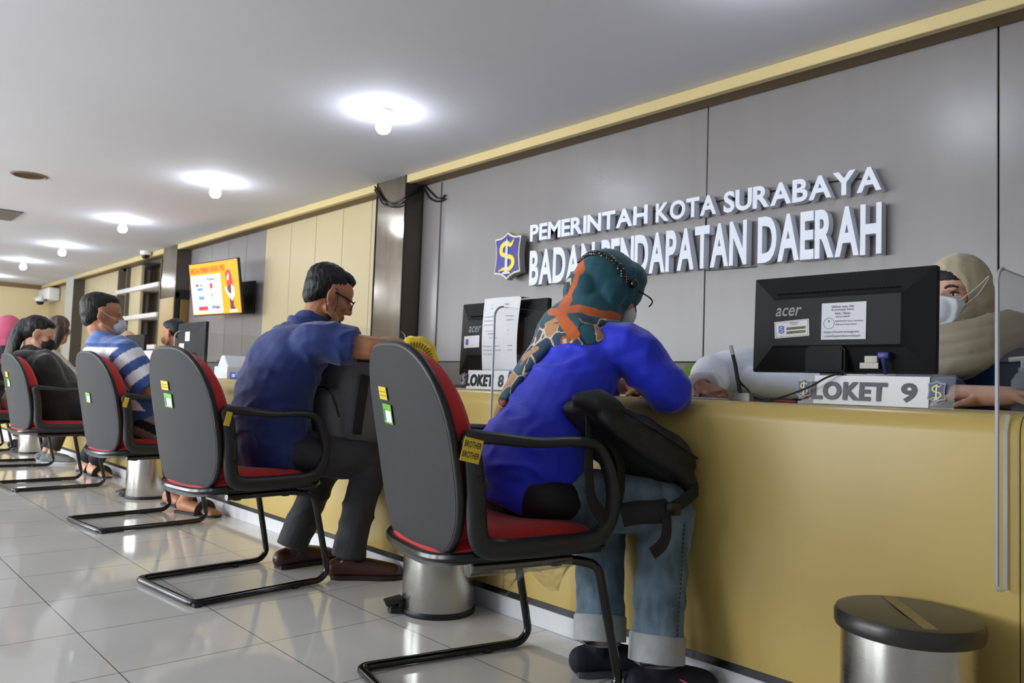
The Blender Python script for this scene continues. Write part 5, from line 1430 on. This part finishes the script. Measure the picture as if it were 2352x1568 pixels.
# ---- man in the striped shirt
def build_p3():
    H = HM((-4.605, 1.21, 1.098), -12, 0, 0, 1.0)
    P = Person(dict(pelvis=(-4.49, 1.45, .535), waist=(-4.505, 1.385, .67), chest=(-4.55, 1.30, .83), neck=(-4.595, 1.215, .97), HM=H, fwd=(.1, 1, 0), arm=.048,
        shR=(-4.395, 1.27, .895), shL=(-4.765, 1.24, .895), elR=(-4.285, 1.40, .69), wrR=(-4.36, 1.64, .72), elL=(-4.83, 1.40, .69), wrL=(-4.72, 1.64, .72),
        hipR=(-4.40, 1.45, .515), hipL=(-4.59, 1.46, .515), knR=(-4.40, 1.79, .47), knL=(-4.66, 1.79, .47), anR=(-4.62, 1.715, .085), anL=(-4.93, 1.74, .085), toR=(-4.42, 1.795, .03), toL=(-4.74, 1.80, .03)))
    P.body('man with cropped hair and face mask in a blue and white striped shirt', 'tan', .007, barefoot=True)
    cb, cw_, cb2 = polar_col((52, 82, 146)), polar_col((232, 234, 238)), polar_col((98, 128, 184))
    def col(p):
        q = V(p)
        for sh, el in ((P.shR, P.elR), (P.shL, P.elL)):
            ax = (el - sh); L_ = ax.length; ax.normalize(); t = (q - sh).dot(ax); dd = ((q - sh) - ax * t).length
            out = (q.x - sh.x) * (1 if sh.x > P.chest.x else -1)
            if t > -.02 and dd < .095 and out > -.045 - .0 * t and (t > .03 or out > .0):
                for a, b, c in ((-.1, .02, cb), (.02, .075, cw_), (.075, .125, cb), (.125, .178, cw_), (.178, .4, cb)):
                    if a <= t < b: return c
        for a, b, c in ((.945, 1.2, cb2), (.862, .922, cw_), (.79, .862, cb2), (.73, .79, cw_), (.66, .73, cb), (.6, .66, cw_), (.3, .6, cb)):
            if a <= q.z < b: return c
        return cb
    mb = MB()
    P.shirt(mb, [(.18, .14), (.18, .135), (.19, .13), (.175, .11), (.12, .085), (.072, .068)], .86, hem=V((-4.49, 1.42, .60)), sr=(.080, .082, .08))
    P.part('striped_shirt', mb, .006, mat('striped_cotton', (52, 82, 146), .75, attr='pattern', sheen=.2), smooth=4, wr=(.004, 7, (1, 1, 1.4)), color=col)
    sg, sb = polar_col((150, 142, 140)), polar_col((18, 18, 22))
    mb = MB(); P.trousers(mb, .115, .10, .085, .35); mb.ell(P.pelvis + V((0, 0, .03)), (.17, .14, .11))
    P.part('striped_shorts', mb, .007, mat('striped_shorts', (20, 20, 22), .8, attr='pattern'), smooth=4, color=lambda p: sg if ((p[1] * .5 + p[2] * 1.0) % .095) < .045 else sb)
    mb = MB(); hair_cap(mb, H, full=.99); P.part('hair', mb, .006, M_hair, smooth=3, wr=(.002, 45, (1, 1, .5)))
    mb = MB(); h = MB(); h.ell((0, .068, -.058), (.056, .044, .046)); h.ell((0, .095, -.05), (.036, .025, .036)); merge(mb, h, H); mk = P.part('face_mask', mb, .005, mat('mask_pale_blue', (205, 214, 226), .7), smooth=3)
    mb = MB()
    for s in (-1, 1):
        mb.tube([H @ V((s * .05, .075, -.028)), H @ V((s * .075, .02, -.002)), H @ V((s * .086, -.012, .02))], .0016, n=6, sm=3); mb.tube([H @ V((s * .05, .062, -.09)), H @ V((s * .074, .015, -.058)), H @ V((s * .08, -.012, -.045))], .0016, n=6, sm=3)
    P.solid('ear_loops', mb, MATS['mask_pale_blue'], mk)
    sandals(P)
def sandals(P):
    M_sd = mat('black_rubber', (26, 26, 28), .6)
    for k in 'RL':
        an, to = getattr(P, 'an' + k), getattr(P, 'to' + k)
        fd = V((to.x - an.x, to.y - an.y, 0)).normalized(); sv = fd.cross(AZ); h = V((an.x, an.y, 0)) - fd * .06
        Ls = (V((to.x, to.y, 0)) - h).length + .05
        mb = MB(); out = [(0, .028), (.1, .036), (.35, .036), (.6, .044), (.82, .046), (.96, .03), (1, .012)]
        pl = [h + fd * Ls * q + sv * w_ for q, w_ in out] + [h + fd * Ls * q - sv * w_ for q, w_ in reversed(out)]
        n = len(pl); mb.add([p + AZ * .001 for p in pl] + [p + AZ * .014 for p in pl], [tuple(range(n)), tuple(range(n, 2 * n))] + [(i, (i + 1) % n, n + (i + 1) % n, n + i) for i in range(n)])
        s = P.solid('sandal', mb, M_sd)
        c = h + fd * Ls * .66
        mb = MB(); mb.tube([c + sv * .046 + AZ * .01, c + sv * .042 + AZ * .04, c + AZ * .062, c - sv * .042 + AZ * .04, c - sv * .046 + AZ * .01], [(.032, .006)] * 5, n=10, sm=4, up=fd); P.solid('sandal_strap', mb, M_sd, s)
build_p3()

# ---- woman in the black hoodie
def build_p4():
    H = HM((-6.28, 1.25, 1.04), -18, -16, 0, .98)
    P = Person(dict(pelvis=(-6.18, 1.42, .535), waist=(-6.20, 1.37, .65), chest=(-6.245, 1.285, .78), neck=(-6.285, 1.215, .905), HM=H, fwd=(.15, 1, 0), arm=.04,
        shR=(-6.11, 1.26, .84), shL=(-6.43, 1.23, .84), elR=(-6.05, 1.36, .66), wrR=(-6.13, 1.50, .705), elL=(-6.48, 1.36, .66), wrL=(-6.27, 1.56, .70),
        hdR=((-.4, .7, .2), (.6, 0, .7), .9, -1, .8), hdL=((.4, .7, .2), (-.6, 0, .7), .9, 1, .8),
        hipR=(-6.09, 1.43, .515), hipL=(-6.27, 1.43, .515), knR=(-6.12, 1.78, .47), knL=(-6.32, 1.78, .47), anR=(-6.60, 1.735, .085), anL=(-6.86, 1.735, .085), toR=(-6.42, 1.775, .03), toL=(-6.68, 1.79, .03)))
    P.body('woman with long black hair in a black hoodie and black mask looking at her phone', 'light', .008, barefoot=True)
    mb = MB(); P.shirt(mb, [(.18, .15), (.18, .15), (.185, .14), (.165, .12), (.12, .095), (.08, .075)], 1.88, hem=V((-6.18, 1.40, .5)), sr=(.075, .07, .06)); mb.tube([(-6.39, 1.20, .89), (-6.29, 1.12, .88), (-6.18, 1.20, .89)], [.035, .05, .035], sm=3, round_=True)
    P.part('hoodie', mb, .008, mat('black_fleece', (30, 26, 26), .85, sheen=.3), smooth=4, wr=(.005, 7, (1, 1, 1.3)))
    mb = MB(); P.trousers(mb, .09, .075, .06, .9); P.part('trousers', mb, .008, mat('dark_navy_trousers', (24, 28, 40), .8), smooth=4)
    mb = MB(); hair_cap(mb, H, full=1.05); mb.tube([H @ V((0, -.10, .04)), H @ V((-.01, -.125, -.04)), V((-6.33, 1.10, .90)), V((-6.36, 1.085, .80)), V((-6.36, 1.09, .73))], [(.06, .045), (.07, .045), (.085, .04), (.08, .03), (.04, .015)], sm=4, up=(0, -1, 0), round_=True)
    P.part('long_hair', mb, .007, M_hair, smooth=3, wr=(.004, 30, (1, 1, .25)))
    mb = MB(); h = MB(); h.ell((0, .066, -.058), (.064, .050, .054)); h.ell((0, .094, -.05), (.042, .03, .042)); h.tube([(.05, .06, -.05), (.075, .01, -.02), (.08, -.012, .0)], .004, round_=True); merge(mb, h, H); P.part('face_mask', mb, .006, MATS['mask_black'], smooth=3)
    sandals(P)
    t = thing('mobile_phone', 'dark phone held in the hands of the woman in black hoodie', 'phone', (-6.20, 1.62, .735), 0.1)
    mb = MB(); mb.box((0, 0, 0), (.072, .012, .14), rot=(-.7, 0, 0), bevel=.004); ph = mb.build('case', M_black_gloss, t)
    mb = MB(); mb.box((0, -.0052, .004), (.064, .002, .13), rot=(-.7, 0, 0)); mb.build('screen', mat('phone_screen', (180, 190, 200), .2, emit=((170, 185, 205), .6)), t)
build_p4()

# ---- woman with long brown hair in beige
def build_p5():
    H = HM((-7.61, 1.66, 1.13), 72, -8, 0, .98)
    P = Person(dict(pelvis=(-7.66, 1.44, .535), waist=(-7.66, 1.47, .66), chest=(-7.64, 1.53, .82), neck=(-7.62, 1.60, .98), HM=H, fwd=(0, 1, 0), arm=.038,
        shR=(-7.46, 1.57, .91), shL=(-7.79, 1.57, .91), elR=(-7.38, 1.76, .74), wrR=(-7.52, 1.93, .81), elL=(-7.86, 1.76, .74), wrL=(-7.72, 1.93, .81),
        hipR=(-7.57, 1.44, .515), hipL=(-7.75, 1.44, .515), knR=(-7.56, 1.78, .47), knL=(-7.76, 1.78, .47), anR=(-7.57, 1.66, .085), anL=(-7.76, 1.66, .085), toR=(-7.47, 1.80, .03), toL=(-7.70, 1.80, .03)))
    P.body('woman with long brown hair in a beige top behind the woman in black hoodie', 'light', .009)
    mb = MB(); P.shirt(mb, [(.17, .14), (.165, .13), (.17, .125), (.15, .105), (.11, .085), (.07, .065)], 1.85, hem=V((-7.66, 1.42, .5)), sr=(.068, .065, .055)); P.part('beige_top', mb, .009, mat('beige_knit', (196, 184, 166), .85), smooth=4, wr=(.005, 7, (1, 1, 1.3)))
    mb = MB(); P.trousers(mb, .088, .07, .055, .92); P.part('trousers', mb, .009, mat('dark_brown_trousers', (44, 36, 34), .8), smooth=4)
    mb = MB(); hair_cap(mb, H, full=1.08); mb.tube([H @ V((0, -.07, .05)), H @ V((0, -.10, -.05)), V((-7.53, 1.58, .97)), V((-7.52, 1.53, .87)), V((-7.52, 1.525, .82))], [(.085, .05), (.095, .055), (.10, .045), (.085, .03), (.04, .015)], sm=4, up=(0, -1, 0), round_=True)
    hm = mat('brown_hair', (52, 32, 24), .45, bump=(120, .5, (1, 1, .25))); P.part('long_hair', mb, .008, hm, smooth=3, wr=(.004, 30, (1, 1, .25)))
    P.shoe('R', mat('grey_sneaker', (120, 120, 122), .7), mat('pale_sole', (190, 190, 190), .6), voxel=.009); P.shoe('L', MATS['grey_sneaker'], MATS['pale_sole'], voxel=.009)
build_p5()

# ---- person in the pink headscarf at the far left
def build_p6():
    H = HM((-9.02, 1.53, 1.185), 0, -8, 0, 1.0)
    P = Person(dict(pelvis=(-9.06, 1.40, .535), waist=(-9.06, 1.42, .67), chest=(-9.05, 1.46, .84), neck=(-9.03, 1.50, 1.02), HM=H, fwd=(0, 1, 0), arm=.04,
        shR=(-8.87, 1.48, .95), shL=(-9.21, 1.48, .95), elR=(-8.80, 1.68, .76), wrR=(-8.93, 1.9, .81), elL=(-9.28, 1.68, .76), wrL=(-9.15, 1.9, .81),
        hipR=(-8.97, 1.41, .515), hipL=(-9.15, 1.41, .515), knR=(-8.96, 1.77, .47), knL=(-9.16, 1.77, .47), anR=(-8.98, 1.70, .085), anL=(-9.16, 1.70, .085), toR=(-8.95, 1.82, .03), toL=(-9.16, 1.82, .03)))
    P.body('person in a pink headscarf seated at the far left end of the counter', 'light', .010)
    mb = MB(); P.shirt(mb, [(.18, .14), (.17, .13), (.18, .125), (.155, .11), (.11, .085), (.07, .065)], 1.85, hem=V((-9.06, 1.39, .5)), sr=(.07, .066, .058)); P.part('dark_blouse', mb, .010, mat('dark_blouse', (36, 30, 40), .8), smooth=4)
    mb = MB(); P.trousers(mb, .09, .07, .058, .93); P.part('trousers', mb, .010, MATS['dark_navy_trousers'], smooth=4)
    mb = MB(); h = MB(); h.ell((0, -.005, .02), (.097, .118, .115)); h.ell((0, -.03, -.07), (.09, .10, .07)); merge(mb, h, H); mb.tube([H @ V((0, -.02, -.06)), V((-9.03, 1.48, .99)), V((-9.04, 1.46, .90))], [(.09, .09), (.15, .12), (.19, .14)], up=(0, 1, 0), sm=3, round_=True)
    P.part('headscarf', mb, .009, mat('pink_cloth', (202, 96, 128), .8), smooth=4, wr=(.006, 9, (1, 1, 1)))
    P.shoe('R', MATS['navy_shoe'], MATS['dark_sole'], voxel=.010); P.shoe('L', MATS['navy_shoe'], MATS['dark_sole'], voxel=.010)
build_p6()

# ---- clerk in the beige headscarf
def clerk_scarf(P, H, m, voxel, mf=None, drape=None, open_=True):
    mb = MB(); h = MB()
    h.ell((0, -.004, .020), (.090, .112, .114)); h.ell((0, .02, -.055), (.080, .085, .085)); h.ell((0, -.06, -.03), (.078, .07, .085))
    for s_ in (-1, 1): h.ell((s_ * .078, -.010, -.008), (.022, .042, .050))
    merge(mb, h, H)
    nk = P.neck; f = V(P.fwd)
    mb.tube([H @ V((0, -.01, -.07)), nk + V((0, 0, .05)) + f * .01, nk + f * .02 - V((0, 0, .01)), nk + f * .03 - V((0, 0, .03))], [(.086, .09), (.095, .095), (.115, .10), (.115, .095)], up=f, sm=3, n=24, round_=True)
    if drape: drape(mb)
    Mi = np.array(H.inverted()); Mf = np.array(H)
    def post(co):
        q = np.c_[co, np.ones(len(co))] @ Mi.T
        x, y, z = q[:, 0], q[:, 1], q[:, 2]
        e = (x / .070) ** 2 + ((z + .010) / (.086)) ** 2
        k = (y > .02) & (e < 1.0)
        y[k] = np.minimum(y[k], .012 + .05 * np.clip(e[k], 0, 1) ** 3)
        q[:, 1] = y
        return (q @ Mf.T)[:, :3]
    return P.part('headscarf', mb, voxel, m, smooth=5, post=post if open_ else None, wr=(.0035, 12, (1, 1, 1)))

def build_s1():
    H = HM((-.885, 2.745, 1.145), 163, -6, 0, .98)
    f = (-.35, -.94, 0)
    P = Person(dict(pelvis=(-.80, 2.98, .53), waist=(-.81, 2.95, .67), chest=(-.83, 2.89, .84), neck=(-.87, 2.80, .985), HM=H, fwd=f, arm=.040,
        shR=(-1.03, 2.80, .91), shL=(-.665, 2.88, .91), elR=(-.93, 2.57, .81), wrR=(-.655, 2.44, .82), elL=(-.60, 2.66, .80), wrL=(-.74, 2.50, .815),
        hdR=((1, -.15, -.02), (0, 0, 1), .92, 1, .3), hdL=((-.9, -.5, 0), (0, 0, 1), .92, -1, .3),
        hipR=(-.90, 2.97, .51), hipL=(-.72, 2.99, .51), knR=(-.96, 2.62, .47), knL=(-.76, 2.66, .47), anR=(-.95, 2.66, .085), anL=(-.77, 2.70, .085), toR=(-.98, 2.54, .03), toL=(-.79, 2.58, .03)))
    b = P.body('clerk in a beige headscarf and white mask partly behind the big monitor', 'light', .0045)
    eyes(b, H, P.org)
    mb = MB(); P.shirt(mb, [(.18, .14), (.17, .13), (.18, .125), (.16, .11), (.11, .085), (.07, .065)], 1.30, hem=V((-.80, 2.98, .5)), sr=(.072, .070, .062)); P.part('blue_blouse', mb, .006, mat('petrol_blue_cloth', (24, 66, 112), .75, sheen=.2), smooth=4, wr=(.005, 7, (1, 1, 1.3)))
    mb = MB(); P.trousers(mb, .088, .072, .06, .94); P.part('trousers', mb, .008, MATS['dark_navy_trousers'], smooth=4)
    M_sc = mat('beige_scarf_cloth', (186, 172, 142), .8, sheen=.3, bump=(300, .06))
    def drape(mb):
        nk = P.neck
        for (dz, r, fx) in ((.045, .030, .0), (.012, .034, .01), (-.025, .036, .02), (-.065, .034, .03)):
            mb.tube([nk + V((-.13, .0, dz * .6)), nk + V((-.10, -.10, dz - .01)), nk + V((-.03, -.145 - fx, dz - .02)), nk + V((.06, -.13 - fx, dz)), nk + V((.12, -.05, dz * .6 + .045)), nk + V((.17, .06, dz * .4 + .045))], [(r * .6, r * .6), (r, r), (r, r), (r, r), (r, r), (r * .7, r * .7)], sm=4, round_=True)
        mb.tube([nk + V((.08, -.02, .04)), nk + V((.17, .04, .065)), nk + V((.27, .10, .07)), nk + V((.38, .16, .05))], [(.05, .03), (.04, .022), (.03, .018), (.022, .014)], sm=4, round_=True)
    clerk_scarf(P, H, M_sc, .0045, drape=drape)
    # dark inner cap at the forehead
    mb = MB(); h = MB(); h.ell((0, .006, .052), (.074, .084, .058)); merge(mb, h, H); P.part('inner_cap', mb, .005, M_black_matte, smooth=2)
    # folded white mask
    mb = MB(); h = MB()
    h.prism([(-.058, -.02), (-.03, -.012), (0, -.004), (.03, -.012), (.058, -.02), (.062, -.045), (.048, -.085), (.02, -.112), (-.02, -.112), (-.048, -.085), (-.062, -.045)], ((0, .055, 0), AX, AZ), -.045)
    h.ell((0, .098, -.05), (.038, .028, .042)); h.ell((0, .075, -.075), (.046, .03, .036))
    merge(mb, h, H); mk = P.part('face_mask', mb, .0035, MATS['mask_white'], smooth=5)
    mb = MB()
    for s in (-1, 1):
        mb.tube([H @ V((s * .060, .088, -.026)), H @ V((s * .088, .045, .01)), H @ V((s * .101, .0, .045))], [(.0035, .001)] * 3, n=8, sm=4); mb.tube([H @ V((s * .060, .085, -.05)), H @ V((s * .09, .04, -.01)), H @ V((s * .102, -.002, .042))], [(.0035, .001)] * 3, n=8, sm=4)
    P.solid('ear_loops', mb, MATS['mask_white'], mk)
build_s1()

# ---- clerk in white behind the big monitor
def build_s2():
    H = HM((-1.29, 2.68, 1.06), 168, -24, 0, .96)
    f = (.1, -1, 0)
    P = Person(dict(pelvis=(-1.34, 2.96, .53), waist=(-1.33, 2.90, .66), chest=(-1.31, 2.80, .81), neck=(-1.30, 2.72, .945), HM=H, fwd=f, arm=.044,
        shR=(-1.47, 2.69, .905), shL=(-1.13, 2.74, .885), elR=(-1.60, 2.45, .865), wrR=(-1.475, 2.20, .815), elL=(-1.12, 2.56, .80), wrL=(-1.07, 2.36, .82),
        hdR=((.86, -.42, -.18), (-.1, -.25, 1), 1.0, 1, .45), hdL=((-.5, -.8, 0), (0, 0, 1), 1.0, -1, .3),
        hipR=(-1.43, 3.0, .51), hipL=(-1.25, 3.0, .51), knR=(-1.42, 2.66, .47), knL=(-1.22, 2.66, .47), anR=(-1.42, 2.70, .085), anL=(-1.23, 2.70, .085), toR=(-1.42, 2.58, .03), toL=(-1.22, 2.58, .03)))
    P.body('clerk in a white shirt hidden behind the big monitor, one hand on papers', 'brown', .0042)
    mb = MB(); P.shirt(mb, [(.18, .14), (.175, .135), (.185, .13), (.165, .11), (.11, .085), (.07, .065)], 1.96, hem=V((-1.34, 2.96, .5)), sr=(.080, .082, .072)); mb.ell((-1.37, 2.55, .848), (.19, .12, .065)); P.part('white_shirt', mb, .006, mat('white_cotton', (226, 228, 236), .75), smooth=4, wr=(.006, 8, (1, 1, 1.2)))
    mb = MB(); P.trousers(mb, .09, .074, .06, .94); P.part('trousers', mb, .008, MATS['dark_navy_trousers'], smooth=4)
    mb = MB(); hair_cap(mb, H); P.part('hair', mb, .006, M_hair, smooth=3)
build_s2()

# ---- two clerks farther along
def build_s3():
    H = HM((-7.28, 2.50, 1.165), 125, -8, 0, 1.0)
    P = Person(dict(pelvis=(-7.30, 2.80, .53), waist=(-7.30, 2.76, .68), chest=(-7.29, 2.68, .86), neck=(-7.285, 2.56, 1.01), HM=H, fwd=(.2, -1, 0), arm=.044,
        shR=(-7.47, 2.58, .93), shL=(-7.11, 2.62, .93), elR=(-7.52, 2.44, .82), wrR=(-7.36, 2.34, .815), elL=(-7.05, 2.46, .82), wrL=(-7.2, 2.34, .815),
        hipR=(-7.40, 2.8, .51), hipL=(-7.21, 2.8, .51), knR=(-7.40, 2.66, .47), knL=(-7.2, 2.66, .47), anR=(-7.40, 2.68, .085), anL=(-7.2, 2.68, .085), toR=(-7.4, 2.57, .03), toL=(-7.2, 2.57, .03)))
    P.body('clerk with short black hair and tan face behind the upright black monitor', 'tan', .009)
    mb = MB(); P.shirt(mb, [(.18, .14), (.175, .135), (.185, .13), (.165, .11), (.11, .085), (.07, .065)], 1.9, hem=V((-7.30, 2.8, .5)), sr=(.078, .075, .065)); P.part('dark_jacket', mb, .010, mat('dark_jacket', (34, 34, 40), .8), smooth=4)
    mb = MB(); P.trousers(mb, .09, .074, .06, .94); P.part('trousers', mb, .010, MATS['dark_navy_trousers'], smooth=4)
    mb = MB(); hair_cap(mb, H, full=1.05); P.part('hair', mb, .008, M_hair, smooth=3)
    mb = MB(); h = MB(); h.ell((0, .068, -.058), (.056, .044, .048)); merge(mb, h, H); P.part('face_mask', mb, .008, mat('mask_tan', (150, 112, 96), .8), smooth=3)
build_s3()
def build_s4():
    H = HM((-9.6, 2.78, 1.14), 160, -10, 0, 1.0)
    P = Person(dict(pelvis=(-9.6, 3.0, .53), waist=(-9.6, 2.97, .67), chest=(-9.6, 2.91, .84), neck=(-9.6, 2.83, .99), HM=H, fwd=(0, -1, 0), arm=.04,
        shR=(-9.77, 2.85, .92), shL=(-9.43, 2.85, .92), elR=(-9.82, 2.64, .81), wrR=(-9.7, 2.46, .815), elL=(-9.38, 2.64, .81), wrL=(-9.5, 2.46, .815),
        hipR=(-9.69, 3, .51), hipL=(-9.51, 3, .51), knR=(-9.69, 2.68, .47), knL=(-9.5, 2.68, .47), anR=(-9.69, 2.72, .085), anL=(-9.5, 2.72, .085), toR=(-9.69, 2.6, .03), toL=(-9.5, 2.6, .03)))
    P.body('distant clerk in a tan headscarf just right of the striped shirt man\'s mask', 'light', .010)
    mb = MB(); P.shirt(mb, [(.18, .14), (.17, .13), (.18, .125), (.16, .11), (.11, .085), (.07, .065)], 1.9, hem=V((-9.6, 3.0, .5)), sr=(.072, .07, .06)); P.part('blouse', mb, .010, mat('tan_blouse', (170, 140, 110), .8), smooth=4)
    mb = MB(); P.trousers(mb, .088, .072, .06, .94); P.part('trousers', mb, .010, MATS['dark_navy_trousers'], smooth=4)
    clerk_scarf(P, H, mat('tan_scarf_cloth', (196, 164, 132), .8), .009)
build_s4()
# staff chairs for the seated clerks farther along
staff_chair('black office chair under the clerk behind the upright monitor', -7.3, 2.95, math.pi, M_black_plastic, top=0.9)
staff_chair('black office chair under the distant clerk in the tan headscarf', -9.6, 3.15, math.pi, M_black_plastic, top=0.9)
